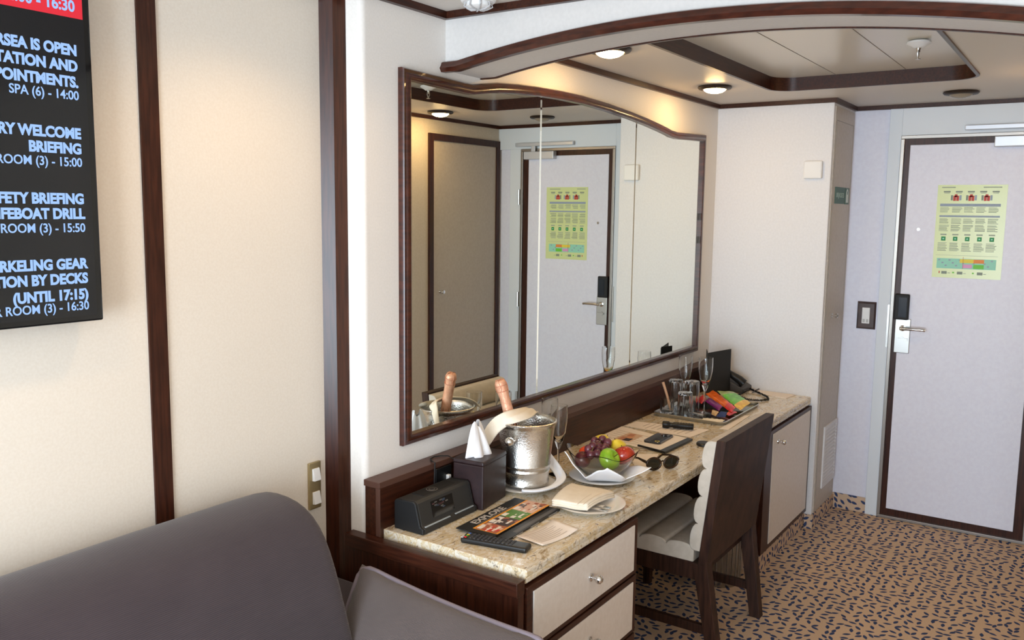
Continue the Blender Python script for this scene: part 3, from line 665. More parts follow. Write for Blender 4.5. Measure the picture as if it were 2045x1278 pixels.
for xx in (x0+0.002, x1-0.052):
    dx = -0.036 if xx > 1.9 else 0.0
    mb = MB(); mb.hexa([(xx+dx+0.004, -0.722, 0), (xx+dx+0.046, -0.722, 0), (xx+dx+0.046, -0.678, 0), (xx+dx+0.004, -0.678, 0)], [(xx, -0.6615, .372), (xx+0.05, -0.6615, .372), (xx+0.05, -0.605, .372), (xx, -0.605, .372)]); obj('leg', mb, M_chairw, t, bevel=0.002)
    mb = MB(); mb.hexa([(xx+0.008, -0.205, 0), (xx+0.042, -0.205, 0), (xx+0.042, -0.175, 0), (xx+0.008, -0.175, 0)], [(xx+0.004, -0.215, .306), (xx+0.046, -0.215, .306), (xx+0.046, -0.172, .306), (xx+0.004, -0.172, .306)]); obj('leg', mb, M_chairw, t, bevel=0.002)
    mb = MB(); mb.box(xx+0.014+dx*0.5, xx+0.034+dx*0.5, -0.69, -0.19, 0.10, 0.135); obj('stretcher', mb, M_chairw, t, bevel=0.002)
# wastebasket
t = thing('wastebasket', 'round ribbed steel wastebasket on the carpet behind the chair legs', 'bin', (2.43, -0.44, 0))
mb = MB(); mb.lathe([(0, 0), (0.092, 0), (0.094, 0.01), (0.098, 0.24), (0.101, 0.245), (0.098, 0.25), (0.095, 0.245), (0.09, 0.012), (0, 0.01)], (0, 0, 0), 48); obj('body', mb, mat('bin_steel', S(165, 165, 164), 0.25, 1.0), t, world=False, smooth=40)
mb = MB()
for k in range(26): mb.tube([(0.096*math.cos(2*PI*k/26), 0.096*math.sin(2*PI*k/26), 0.02), (0.0995*math.cos(2*PI*k/26), 0.0995*math.sin(2*PI*k/26), 0.235)], 0.0012, 5)
obj('ribs', mb, M_steel, t, world=False, smooth=60)

# ------------------------------------------------------------------ things on the desk
# clock radio
t = thing('clock_radio', 'charcoal clock radio with a slanted front at the near end of the desk', 'clock radio', (0.76, -0.13, H))
RC = mat('radio_charcoal', S(44, 44, 43), 0.5)
rp = [(-0.192, H+0.001), (-0.192, H+0.018), (-0.180, H+0.022), (-0.163, H+0.088), (-0.155, H+0.095), (-0.088, H+0.092), (-0.080, H+0.085), (-0.080, H+0.001)]
mb = MB(); mb.prism(rp, 'x', 0.648, 0.898); obj('body', mb, RC, t, bevel=0.003)
rq = [(a+0.0 if k else a, b) for k, (a, b) in enumerate(rp)]
for a, b in ((0.640, 0.648), (0.898, 0.906)):
    mb = MB(); mb.prism(rp, 'x', a, b); obj('side_panel', mb, M_blackm, t, bevel=0.003)
sl = Vector((0, 0.017, 0.066)).normalized(); sn = Vector((0, -0.066, 0.017)).normalized()
def on_slope(u, v, e): q = Vector((0, -0.180, H+0.022))+sl*v+sn*e; return (u, q.y, q.z)
def slope_box(mb, u0, u1, v0, v1, e0, e1):
    mb.hexa([on_slope(u0, v0, e0), on_slope(u1, v0, e0), on_slope(u1, v1, e0), on_slope(u0, v1, e0)], [on_slope(u0, v0, e1), on_slope(u1, v0, e1), on_slope(u1, v1, e1), on_slope(u0, v1, e1)])
mb = MB(); slope_box(mb, 0.705, 0.808, 0.012, 0.060, 0, 0.001); dsp = obj('display', mb, M_gloss, t)
mb = MB()
for k in range(14):
    mb.mi = k % 3; u = 0.71+random.random()*0.085; v = 0.03+random.random()*0.024; slope_box(mb, u, u+0.012, v, v+0.004, 0.001, 0.0014)
obj('display_image', mb, [P('disp_blue', 50, 62, 78), P('disp_grey', 84, 82, 78), P('disp_red', 70, 40, 40)], dsp)
mb = MB()
for k in range(18):
    u = 0.656+k*0.0131
    if k in (9, 10): continue
    if k == 11: obj('button_row', mb, P('button_print', 170, 180, 186), t); mb = MB()
    mb.box(u, u+0.0131, -0.189, -0.184, H+0.0195, H+0.0215)
obj('button_row', mb, bpy.data.materials['button_print'], t)
mb = MB(); mb.box(0.70, 0.86, -0.145, -0.098, H+0.0925, H+0.0955); pad = obj('charging_pad', mb, M_blackm, t, bevel=0.002)
mb = MB()
for r in (0.016, 0.008): mb.lathe([(r, 0), (r+0.002, 0), (r+0.002, 0.0006), (r, 0.0006)], (0.765, -0.122, H+0.0955), 24)
obj('pad_mark', mb, P('pad_mark', 120, 112, 104), pad)
# radio lead
mb = MB(); mb.tube([(0.835, -0.074, 0.760), (0.838, -0.0725, 0.80), (0.842, -0.072, 0.862), (0.852, -0.050, 0.8605), (0.870, -0.030, 0.8605), (0.895, -0.024, 0.8605), (0.915, -0.034, 0.8605), (0.930, -0.055, 0.861), (0.940, -0.0745, 0.850), (0.938, -0.082, 0.80)], 0.0022, 6)
tag(obj('cable', mb, M_blackm, smooth=60), 'thin dark lead looping up over the ledge behind the radio', 'cable')
# tissue box
TB = (0.925, 1.085, -0.213, -0.068)
t = thing('tissue_box', 'square dark brown tissue box between the radio and the ice bucket', 'tissue box', (1.0, -0.14, H))
zt = H+0.158
t0 = Vector((0.915, -0.208)); ux = Vector((0.99, 0.14)).normalized()*0.163; uy = Vector((-0.10, 0.99)).normalized()*0.112
def tb(a, b, z): q = t0+ux*a+uy*b; return (q.x, q.y, z)
mb = MB(); mb.hexa([tb(0, 0, H), tb(1, 0, H), tb(1, 1, H), tb(0, 1, H)], [tb(0, 0, zt-0.014), tb(1, 0, zt-0.014), tb(1, 1, zt-0.014), tb(0, 1, zt-0.014)]); obj('box', mb, M_leathd, t, bevel=0.004, seg=3)
mb = MB(); mb.hexa([tb(-.01, -.01, zt-0.0138), tb(1.01, -.01, zt-0.0138), tb(1.01, 1.01, zt-0.0138), tb(-.01, 1.01, zt-0.0138)], [tb(0, 0, zt), tb(1, 0, zt), tb(1, 1, zt), tb(0, 1, zt)]); obj('lid', mb, M_leathd, t, bevel=0.004, seg=3)
tc_ = tb(0.5, 0.5, zt)
def tissue(u, v):
    a = 2*PI*u; h = v
    r = (0.046*(1-h)**0.8+0.013*h)*(1+0.22*math.sin(5*a+1.2*h)+0.1*math.sin(9*a))
    z = zt-0.004+0.108*h*(1+0.10*math.sin(2*a+0.7))
    return (tc_[0]-0.004+r*math.cos(a)*1.15-0.012*h, tc_[1]+r*math.sin(a)*0.6+0.006*h, z)
mb = MB(); mb.grid(tissue, 48, 10); bmesh.ops.remove_doubles(mb.bm, verts=mb.bm.verts, dist=1e-5)
obj('tissue', mb, M_linen, t, smooth=50, label='white tissue pulled up from the slot')
# champagne bucket
BX, BY = 1.197, -0.185
t = tag(obj('plate', MB().lathe([(0, 0.002), (0.07, 0.001), (0.075, 0.006), (0.106, 0.012), (0.112, 0.016), (0.106, 0.0165), (0.075, 0.010), (0, 0.009)], (0, 0, 0), 48), M_porc, smooth=50), 'white plate underneath the silver champagne bucket', 'plate'); t.location = (BX, BY, H)
z0 = H+0.018
t = thing('ice_bucket', 'hammered silver champagne bucket holding a bottle', 'ice bucket', (BX, BY, z0))
M_silver = noisy('hammered_silver', S(208, 204, 198), S(222, 219, 213), 30, 0.27, bump=0.5, bscale=190, metal=1.0)
prof = [(0, 0), (0.078, 0), (0.083, 0.004), (0.083, 0.012), (0.080, 0.018), (0.0825, 0.045), (0.0845, 0.048), (0.0845, 0.053), (0.083, 0.055), (0.0845, 0.064), (0.0865, 0.067), (0.0865, 0.072), (0.085, 0.074), (0.100, 0.196), (0.102, 0.203), (0.107, 0.208), (0.107, 0.214), (0.103, 0.216), (0.098, 0.212), (0.096, 0.20), (0.081, 0.05), (0.076, 0.012), (0, 0.012)]
prof = [(a*0.97, b*1.03) for a, b in prof]
mb = MB(); mb.lathe(prof, (0, 0, 0), 64); obj('body', mb, M_silver, t, world=False, smooth=45)
for a in (PI+0.10, 0.10):
    c, s_ = math.cos(a), math.sin(a)
    mb = MB(); mb.tube([(0.094*c, 0.094*s_, 0.166), (0.112*c, 0.112*s_, 0.170)], 0.007, 10); mb.ball((0.122*c, 0.122*s_, 0.171), 0.0155, n=18); obj('knob', mb, M_chrome, t, world=False, smooth=60)
# bottle leaning in it
tip = Vector((1.136, -0.113, 1.088)); bas = Vector((1.172, -0.203, 0.760)); ax = (tip-bas).normalized()
t = thing('champagne_bottle', 'champagne bottle with a rose gold foil neck leaning in the silver bucket', 'bottle', bas)
Q = Vector((0, 0, 1)).rotation_difference(ax).to_matrix(); L = (tip-bas).length
mb = MB(); mb.lathe([(0, 0.0), (0.03, 0.0), (0.032, 0.01), (0.032, 0.10), (0.028, 0.125), (0.019, 0.155), (0.0175, L-0.13)], (0, 0, 0), 32, M=Q)
obj('glass', mb, mat('bottle_glass', S(14, 20, 12), 0.08), t, world=False, smooth=60)
mb = MB(); mb.lathe([(0.0185, L-0.17), (0.0178, L-0.11), (0.0172, L-0.06), (0.0185, L-0.05), (0.0195, L-0.042), (0.0182, L-0.034), (0.0195, L-0.025), (0.0195, L-0.012), (0.016, L-0.003), (0, L)], (0, 0, 0), 28, M=Q, wob=lambda r, z, a, k: (r*(1+0.03*math.sin(11*a+60*z)), z))
obj('foil', mb, noisy('rose_gold_foil', S(222, 158, 126), S(238, 184, 152), 60, 0.35, bump=0.5, bscale=140, metal=0.25), t, world=False, smooth=60)
mb = MB()
for zz, rr in ((L-0.040, 0.0200), (L-0.020, 0.0203)): mb.tube([Q @ Vector((rr*math.cos(2*PI*k/20), rr*math.sin(2*PI*k/20), zz)) for k in range(20)], 0.0011, 5, closed=True)
for k in range(4):
    a_ = PI/2*k+0.4; mb.tube([Q @ Vector((r_*math.cos(a_+d_), r_*math.sin(a_+d_), zz)) for r_, d_, zz in ((0.0200, 0, L-0.040), (0.0206, 0.12, L-0.028), (0.0204, 0.0, L-0.014), (0.015, -0.1, L-0.001), (0.004, 0, L+0.0012))], 0.0012, 5)
obj('wire_cage', mb, P('cage_copper', 196, 128, 98, 0.35), t, world=False, smooth=60)
# beige napkin over bucket
def ribbon(P_, W_, n=30):
    P_ = [Vector(p) for p in P_]; W_ = [Vector(p) for p in W_]
    def cr(A, u):
        x = u*(len(A)-1); i = min(int(x), len(A)-2); f = x-i
        p0, p1, p2, p3 = A[max(i-1, 0)], A[i], A[i+1], A[min(i+2, len(A)-1)]
        return 0.5*((2*p1)+(p2-p0)*f+(2*p0-5*p1+4*p2-p3)*f*f+(3*p1-p0-3*p2+p3)*f**3)
    return lambda u, v: tuple(cr(P_, u)+cr(W_, u)*(v-0.5)+Vector((0, 0, 0.003*math.sin(9*v+5*u))))
mb = MB(); mb.grid(ribbon([(1.058, -0.104, 0.874), (1.072, -0.130, 0.928), (1.092, -0.155, 0.958), (1.118, -0.180, 0.973), (1.178, -0.188, 0.976), (1.250, -0.168, 0.970), (1.295, -0.155, 0.955), (1.318, -0.145, 0.93)],
    [(0.022, -0.034, 0.0), (0.024, -0.040, -0.008), (0.026, -0.048, -0.016), (0.020, -0.050, -0.024), (0.010, -0.050, -0.022), (-0.004, -0.048, -0.012), (-0.018, -0.042, 0), (-0.02, -0.04, 0)]), 40, 10)
tag(obj('napkin', mb, M_cream, smooth=80, solid=0.004), 'cream napkin draped over the rim of the silver champagne bucket', 'napkin')
mb = MB(); mb.grid(ribbon([(1.316, -0.160, 0.83), (1.318, -0.200, 0.785), (1.307, -0.245, 0.755), (1.262, -0.288, 0.744), (1.190, -0.302, 0.739), (1.122, -0.282, 0.737), (1.090, -0.24, 0.736)],
    [(0.008, -0.01, 0.040), (0.016, -0.018, 0.034), (0.022, -0.02, 0.020), (0.018, -0.028, 0.012), (0.0, -0.032, 0.008), (-0.018, -0.028, 0.008), (-0.025, -0.02, 0.006)]), 40, 8)
tag(obj('napkin', mb, M_linen, smooth=80, solid=0.005), 'white napkin wrapped round the foot of the champagne bucket', 'napkin')
# flutes behind the bucket and on the tray
def flute(x, y, z, h, r, label, grp):
    t = thing('champagne_flute', label, 'glass', (x, y, z), group=grp)
    q = h-0.235; ob = [(0.0045, 0.075+q), (0.009, 0.085+q), (0.5*r, 0.105+q), (0.78*r, 0.135+q), (0.95*r, 0.170+q), (r, 0.20+q), (0.97*r, h)]
    prof = ob+[(0.97*r-0.0013, h)]+[(max(a-0.0015, 0.001), b+0.0015) for a, b in ob[::-1][1:-2]]+[(0, 0.10+q)]
    mb = MB(); mb.lathe(prof, (0, 0, 0), 28); obj('bowl', mb, M_glass, t, world=False, smooth=70)
    mb = MB(); mb.lathe([(0, 0.074+q), (0.0044, 0.074+q), (0.0035, 0.05+q*0.5), (0.004, 0.012), (0.010, 0.005), (0.032, 0.0025), (0.033, 0.0008), (0.030, 0.0), (0, 0.0)], (0, 0, 0), 28); obj('stem', mb, M_glass, t, world=False, smooth=70)
    return t
flute(1.388, -0.200, H, 0.256, 0.031, 'stemmed glass behind the champagne bucket, the one nearer the desk front', 'glasses by the bucket')
flute(1.462, -0.115, H, 0.256, 0.031, 'stemmed glass behind the champagne bucket, the one nearer the mirror', 'glasses by the bucket')
# fruit bowl on plate and napkin
FX, FY = 1.437, -0.353
t = obj('plate', MB().lathe([(0, 0.002), (0.07, 0.001), (0.074, 0.006), (0.112, 0.011), (0.118, 0.015), (0.112, 0.0155), (0.074, 0.0095), (0, 0.0085)], (0, 0, 0), 48), M_porc, smooth=50); t.location = (FX, FY, H)
tag(t, 'white plate beneath the fruit bowl', 'plate')
cs_ = [Vector(c) for c in ((1.320, -0.262, 0.820), (1.310, -0.440, 0.796), (1.470, -0.535, 0.778), (1.57, -0.235, 0.80))]
cN = Vector((FX, FY, H+0.0185))
def napk(u, v):
    a, b = 2*u-1, 2*v-1
    q = (cs_[0]*(1-u)*(1-v)+cs_[1]*u*(1-v)+cs_[2]*u*v+cs_[3]*(1-u)*v)
    m = min(abs(a), abs(b)); M_ = max(abs(a), abs(b))
    d = (abs(a)+abs(b))/2
    k = max(0.0, (d-0.36)/0.64)
    z = cN.z+(q.z-cN.z)*k**1.05 + 0.004*math.sin(9*a+3*b)*k
    s_ = 1.0 - 0.02*k
    rad = Vector((q.x-FX, q.y-FY)); 
    rl = rad.length
    lim = 0.104 + 0.078*k + 0.0*m
    if rl > lim: rad = rad*(lim/rl)
    
    return (FX+rad.x*s_, FY+rad.y*s_, z)
mb = MB(); mb.grid(napk, 30, 30); tag(obj('napkin', mb, M_linen, smooth=80, solid=0.003), 'white napkin folded up around the glass fruit bowl', 'napkin')
t = thing('fruit_bowl', 'wavy edged glass bowl full of fruit on the folded white napkin', 'bowl', (FX, FY, H+0.022))
def bw(r, z, a, k):
    f = max(0.0, (z-0.02)/0.07); wv = math.cos(4*(a-0.35))
    return (r*(1+0.10*f*wv), z+0.014*f*wv)
prof = [(0, 0.0), (0.040, 0.0), (0.072, 0.012), (0.097, 0.035), (0.113, 0.062), (0.121, 0.082), (0.119, 0.0835), (0.1105, 0.064), (0.0945, 0.037), (0.070, 0.0145), (0.039, 0.003), (0, 0.003)]
mb = MB(); mb.lathe(prof, (0, 0, 0), 72, wob=bw); obj('bowl', mb, M_smoke, t, world=False, smooth=70)
def apple(x, y, z, r, mats, label, cat, name, sq=0.9, stem=True, rot=(0, 0, 0)):
    t = thing(name, label, cat, (x, y, z))
    E_ = Euler(rot).to_matrix()
    prof = []
    for k in range(17):
        a = PI*k/16; rr = math.sin(a); zz = -math.cos(a)*sq
        if name == 'apple': zz -= 0.34*math.exp(-(rr/0.33)**2)*(1 if zz > 0 else -0.6); rr *= 1+0.05*math.sin(a)
        if name == 'pear': rr *= (1.0 if zz < 0 else 1-0.30*zz)
        prof.append((max(rr, 0)*r if 0 < k < 16 else 0, zz*r))
    mb = MB(); mb.lathe(prof, (0, 0, 0), 28, M=E_); obj('flesh', mb, mats, t, world=False, smooth=80)
    if stem:
        e = E_ @ Vector((0, 0, r*sq*0.62)); f = E_ @ Vector((r*0.12, 0, r*sq*1.12))
        mb = MB(); mb.tube([e, (e+f)/2, f], 0.0016, 6); obj('stalk', mb, P('stalk_brown', 84, 60, 34), t, world=False)
    return t
A_red = noisy('apple_red', S(150, 24, 18), S(188, 66, 36), 16, 0.22, (1, 1, 0.3), 4, coat=0.4)
A_grn = noisy('apple_green', S(124, 176, 30), S(158, 200, 56), 24, 0.25, detail=5, coat=0.4)
A_yel = noisy('pear_yellow', S(226, 196, 44), S(238, 214, 84), 24, 0.4, detail=5)
apple(1.413, -0.394, 0.795, 0.0385, A_grn, 'shiny green apple at the front of the fruit bowl', 'apple', 'apple', rot=(0.9, -0.5, 0.3))
apple(1.476, -0.418, 0.797, 0.039, A_red, 'red apple at the right of the fruit bowl', 'apple', 'apple', rot=(-0.5, 0.35, 0))
apple(1.519, -0.306, 0.817, 0.034, A_yel, 'yellow fruit at the back of the bowl behind the grapes', 'fruit', 'pear', 0.95, rot=(0.4, 0.5, 0))
apple(1.515, -0.372, 0.811, 0.034, A_yel, 'yellow fruit between the grapes and the red apple', 'fruit', 'pear', 0.95, rot=(-0.2, -0.4, 0))
apple(1.420, -0.300, 0.798, 0.030, noisy('tomato_orange', S(206, 62, 24), S(220, 84, 36), 16, 0.25), 'orange-red fruit behind the grapes', 'fruit', 'persimmon', 0.85, rot=(0.3, 0, 0))
apple(1.375, -0.308, 0.788, 0.029, noisy('plum_dark', S(64, 18, 24), S(96, 26, 30), 16, 0.3), 'dark red plum at the left of the fruit bowl', 'fruit', 'plum', 0.95, rot=(0.3, -0.4, 0))
apple(1.528, -0.405, 0.802, 0.022, noisy('pear_green', S(120, 118, 40), S(140, 132, 52), 16, 0.4), 'small olive green pear at the right rim of the bowl', 'fruit', 'pear', 1.2, rot=(0.4, 1.1, 0))
t = thing('grape_bunch', 'bunch of dark red grapes heaped in the middle of the fruit bowl', 'grapes', (1.44, -0.33, 0.82))
GM = noisy('grape_skin', S(74, 24, 40), S(110, 56, 66), 40, 0.3, coat=0.3)
for gx, gy, gz in ((1.476, -0.300, 0.831), (1.500, -0.318, 0.834), (1.478, -0.352, 0.833), (1.437, -0.337, 0.824), (1.398, -0.318, 0.822), (1.392, -0.356, 0.812), (1.420, -0.345, 0.816), (1.455, -0.322, 0.826), (1.455, -0.355, 0.822), (1.375, -0.340, 0.810), (1.412, -0.326, 0.83), (1.432, -0.362, 0.818)):
    mb = MB(); mb.ball((gx, gy, gz), 0.0155, sz=1.08, n=14); obj('grape', mb, GM, t, smooth=80)
mb = MB(); mb.tube([(1.37, -0.345, 0.825), (1.40, -0.337, 0.832), (1.44, -0.335, 0.838), (1.47, -0.33, 0.842)], 0.0016, 6); obj('stem', mb, P('grape_stem', 120, 100, 56), t)
# plate with napkin and cutlery
NX, NY = 1.150, -0.462
t = obj('plate', MB().lathe([(0, 0.002), (0.07, 0.001), (0.075, 0.007), (0.110, 0.014), (0.1165, 0.018), (0.110, 0.019), (0.075, 0.011), (0, 0.0095)], (0, 0, 0), 48), M_porc, smooth=50); t.location = (NX, NY, H)
tag(t, 'white side plate under a folded napkin at the front of the desk', 'plate')
def quad(mb, c, z0_, z1_): mb.hexa([(x, y, z0_) for x, y in c], [(x, y, z1_) for x, y in c]); return mb
c4 = [(1.030, -0.394), (1.056, -0.506), (1.232, -0.510), (1.228, -0.352)]
def nap2(u, v):
    a = Vector(c4[0]).lerp(Vector(c4[3]), u); b = Vector(c4[1]).lerp(Vector(c4[2]), u); q = a.lerp(b, v)
    return q
mb = MB()
for k, zz in enumerate((0.0262, 0.0318, 0.0374)):
    mb.grid(lambda u, v: (nap2(u, v).x+0.004*k, nap2(u, v).y+0.003*k, H+zz+0.004*math.sin(3.1*u+0.5)-0.004*(1-u)*0-0.003*(2*abs(u-0.5))**3+0.0015*math.sin(7*v+3*u)), 20, 12)
n_ = obj('napkin', mb, M_cream, smooth=80, solid=0.0055); tag(n_, 'cream napkin folded flat on the side plate', 'napkin')
mb = MB()
for v0, v1 in ((0.70, 0.715), (0.86, 0.875)):
    mb.grid(lambda u, v: (nap2(u, v0+(v1-v0)*v).x, nap2(u, v0+(v1-v0)*v).y, H+0.0407+0.004*math.sin(3.1*u+0.5)-0.003*(2*abs(u-0.5))**3+0.0015*math.sin(7*(v0+(v1-v0)*v)+3*u)), 20, 1)
obj('hem', mb, P('hem_tan', 214, 198, 176, 0.9), n_)  # thin hem stripes, a darker cream than the napkin cloth
def cutlery(name, label, off, rot):
    t = thing(name, label, 'cutlery', (off, -0.468, H+0.0205), rot)
    mb = MB(); n1 = [(-0.085, 0.0075), (-0.07, 0.0095), (0.0, 0.006), (0.05, 0.004), (0.075, 0.006)]
    if name == 'fork':
        poly = [(x, w) for x, w in n1]+[(x, -w) for x, w in n1[::-1]]
        mb.prism(poly, 'z', 0, 0.003)
        for k in (-0.0065, -0.002, 0.0025): mb.box(0.07, 0.105, k, k+0.0028, 0, 0.003)
        mb.box(0.068, 0.078, -0.0068, 0.0055, 0, 0.003)
    else:
        n1 = [(-0.09, 0.0075), (-0.07, 0.009), (0.0, 0.0055), (0.02, 0.008), (0.09, 0.008), (0.11, 0.001)]
        poly = [(x, w) for x, w in n1]+[(x, -w*0.6) for x, w in n1[::-1]]
        mb.prism(poly, 'z', 0, 0.003)
    return obj('steel', mb, M_chrome, t, world=False, bevel=0.001)
cutlery('knife', 'steel table knife sticking out from under the side plate napkin, nearer the sofa', 1.092, 1.62)
cutlery('fork', 'steel fork sticking out from under the side plate napkin, nearer the chair', 1.122, 1.57)
# brochures and remote
t = thing('brochure', 'black brochure with orange bordered food photos, in front of the tissue box', 'brochure', (0.9, -0.3, H+0.009), 0.033)
t.location = (0.895, -0.305, H+0.0075)
mb = MB(); mb.box(-0.165, 0.165, -0.066, 0.066, 0, 0.003); cv = obj('cover', mb, M_blackm, t, world=False, bevel=0.0005)
mb = MB(); mb.mi = 0
mb.box(-0.140, 0.165, -0.066, 0.022, 0.003, 0.0034)
fp = [P('food_orange', 236, 156, 44), P('food_white', 236, 226, 214), P('food_red', 204, 52, 44), P('food_green', 92, 138, 60), P('food_dark', 70, 54, 54), P('food_pink', 220, 176, 150), P('food_brown', 168, 96, 66)]
seqs = [(-0.138, -0.075, (6, 5, 2, 1, 6)), (-0.075, -0.005, (4, 4, 6, 1, 4)), (-0.005, 0.065, (3, 3, 1, 3, 3)), (0.065, 0.165, (5, 6, 1, 4, 5))]
for a, b, cols in seqs:
    for k in range(34):
        u = random.uniform(a, b-0.016); v = random.uniform(-0.059, 0.005); mb.mi = random.choice(cols)
        if k == 0: u, v, wU, wV = a, -0.059, b-a, 0.074; mb.mi = cols[0]
        else: wU = random.uniform(0.008, 0.022); wV = random.uniform(0.006, 0.014)
        mb.box(u, min(u+wU, b), v, min(v+wV, 0.015), 0.0033, 0.0035+0.00002*k)
    mb.mi = 1; mb.box(a+0.006, a+0.03, -0.002, 0.013, 0.0035, 0.0045); mb.box(a+0.02, a+0.052, -0.045, -0.038, 0.0035, 0.0045)
obj('photo_band', mb, fp, cv)
mb = text_mb('EXPLORE', 0.034, Matrix.Translation((-0.107, 0.033, 0.0031)), sx=1.22, off=0.0006)
obj('lettering', mb, P('cover_letters', 190, 180, 170), cv, world=False)
bpy.data.objects['photo_band'].data.transform(Matrix.Translation(t.location))
mb = MB(); mb.box(-0.105, 0.09, 0.026, 0.029, 0.003, 0.0033); obj('cover_line', mb, P('cover_line', 120, 114, 110), cv, world=False)
t = thing('menu_booklet', 'black booklet with grey line marks, lying under the food brochure', 'booklet', (0.905, -0.345, H+0.0005), 0.04)
mb = MB(); mb.box(-0.155, 0.155, -0.066, 0.066, 0, 0.006); cv = obj('cover', mb, M_blackp, t, world=False, bevel=0.0008)
mb = MB(); mb.box(-0.10, 0.16-0.01, -0.060, -0.045, 0.006, 0.0064); obj('cover_band', mb, P('cover_grey', 92, 90, 90), cv, world=False)
sp_ = P('spine_print', 180, 176, 174)
for a, b in ((-0.13, -0.075), (-0.03, 0.02), (0.08, 0.135)): obj('spine_mark', MB().box(a, b, -0.0668, -0.066, 0.002, 0.004), sp_, cv, world=False)
t = thing('remote_control', 'black remote control with coloured buttons at the near desk corner', 'remote control', (0.705, -0.402, H), -1.37)
mb = MB(); mb.box(-0.098, 0.105, -0.024, 0.024, 0.0, 0.0165); body = obj('body', mb, M_blackp, t, world=False, bevel=0.006, seg=3)
for k, c in enumerate(((200, 40, 40), (60, 160, 60), (226, 190, 50), (70, 110, 190))):
    mb = MB(); mb.box(-0.088, -0.081, -0.018+k*0.0095, -0.0115+k*0.0095, 0.0165, 0.0185); obj('button', mb, P('remote_colour_%s' % 'abcd'[k], *c), t, world=False)
mb = MB(); mb.box(-0.098, -0.090, -0.02, -0.008, 0.0155, 0.0175); obj('power_button', mb, P('remote_power', 190, 186, 186), t, world=False)
mb = MB()
for r in range(11):
    for c in range(4): mb.box(-0.072+r*0.0125, -0.065+r*0.0125, -0.019+c*0.0105, -0.0125+c*0.0105, 0.0165, 0.018)
obj('keypad', mb, P('remote_key', 62, 62, 66, 0.5), t, world=False)
# paper card (curved)
pcn = [Vector(p) for p in ((0.785, -0.421), (0.770, -0.522), (0.935, -0.545), (0.962, -0.441))]
def card(u, v):
    q = pcn[0].lerp(pcn[3], u).lerp(pcn[1].lerp(pcn[2], u), v); return (q.x, q.y, H+0.0015+0.010*(2*abs(u-0.5))**2*(0.55+0.45*u))
mb = MB(); mb.grid(card, 16, 4)
t = obj('note_card', mb, M_paper, smooth=80, solid=0.0006); tag(t, 'curved printed cream card at the front edge of the desk', 'card')
mb = MB()
for r in range(8):
    v0 = 0.16+r*0.09
    n0 = len(mb.bm.verts)
    mb.grid(lambda u, v: tuple(Vector(card(0.1+0.8*u*(0.9 if r % 3 else 0.75), v0+0.022*v))+Vector((0, 0, 0.0009))), 12, 1)
obj('print', mb, mat('card_ink', S(192, 178, 166), 0.9), t)
# papers between the bowl and the tray
def paper(pts_, z, label, name='paper_sheet', cat='paper', lines=None):
    c = Vector((sum(p[0] for p in pts_)/4, sum(p[1] for p in pts_)/4, z)); 
    mb = MB(); mb.hexa([(x, y, z) for x, y in pts_], [(x, y, z+0.0008) for x, y in pts_])
    t = obj(name, mb, M_paper); tag(t, label, cat)
    if lines:
        mb = MB(); A, B, C_, D = [Vector(p) for p in pts_]
        for k in range(lines):
            v = 0.14+k*0.72/lines; e = random.uniform(0.6, 0.9)
            p = [A.lerp(D, v).lerp(B.lerp(C_, v), 0.1), A.lerp(D, v).lerp(B.lerp(C_, v), e), A.lerp(D, v+0.02).lerp(B.lerp(C_, v+0.02), e), A.lerp(D, v+0.02).lerp(B.lerp(C_, v+0.02), 0.1)]
            mb.hexa([(q.x, q.y, z+0.0008) for q in p], [(q.x, q.y, z+0.0010) for q in p])
        obj('print', mb, mat('sheet_ink', S(196, 182, 170), 0.9), t)
    return t
s1 = paper([(2.285, -0.075), (2.175, -0.072), (2.165, -0.385), (2.34, -0.405)][::-1], H+0.0012, 'printed cream sheet under the torch, beside the tray', lines=9)
s2 = paper([(1.895, -0.075), (1.885, -0.330), (2.105, -0.285), (2.155, -0.066)], H+0.0024, 'printed sheet with a small photo, behind the phone', lines=6)
mb = MB(); zz = H+0.0034
pc_ = [(1.945, -0.135), (1.940, -0.215), (2.065, -0.215), (2.075, -0.145)]
mb.hexa([(x, y, zz) for x, y in pc_], [(x, y, zz+0.0004) for x, y in pc_])
for k, (a, b, i) in enumerate(((1.945, 1.99, 1), (1.985, 2.03, 2), (2.02, 2.06, 3), (1.95, 2.0, 3))):
    mb.mi = i; mb.box(a, b, -0.205+k*0.01, -0.175+k*0.008, zz+0.0004, zz+0.0008+k*0.0001)
obj('photo', mb, [P('photo_base', 214, 180, 152), P('photo_dark', 60, 46, 44), P('photo_tan', 210, 150, 110), P('photo_red', 190, 130, 100)], s2)
paper([(1.775, -0.285), (1.640, -0.385), (1.662, -0.432), (1.850, -0.385)], H+0.0012, 'corner of a cream sheet between the fruit bowl and the sunglasses')
s4 = paper([(2.385, -0.430), (2.385, -0.470), (2.72, -0.455), (2.70, -0.435)], H+0.0012, 'narrow cream sheet on the desk behind the chair top')
t = thing('folder', 'black folder with cream paper on it, beneath the phone', 'folder', (1.99, -0.34, H))
mb = MB(); fc = [(1.865, -0.405), (2.118, -0.416), (2.135, -0.262), (1.895, -0.270)]
mb.hexa([(x, y, H+0.0034) for x, y in fc], [(x, y, H+0.011) for x, y in fc]); obj('cover', mb, M_blackp, t, bevel=0.001)
mb = MB(); fc = [(1.875, -0.380), (2.112, -0.392), (2.130, -0.262), (1.900, -0.270)]
mb.hexa([(x, y, H+0.0112) for x, y in fc], [(x, y, H+0.0122) for x, y in fc]); obj('sheet', mb, M_paper, t)
t = thing('smartphone', 'dark smartphone lying on the folder paper', 'phone', (2.015, -0.308, H+0.0125), 0.03)
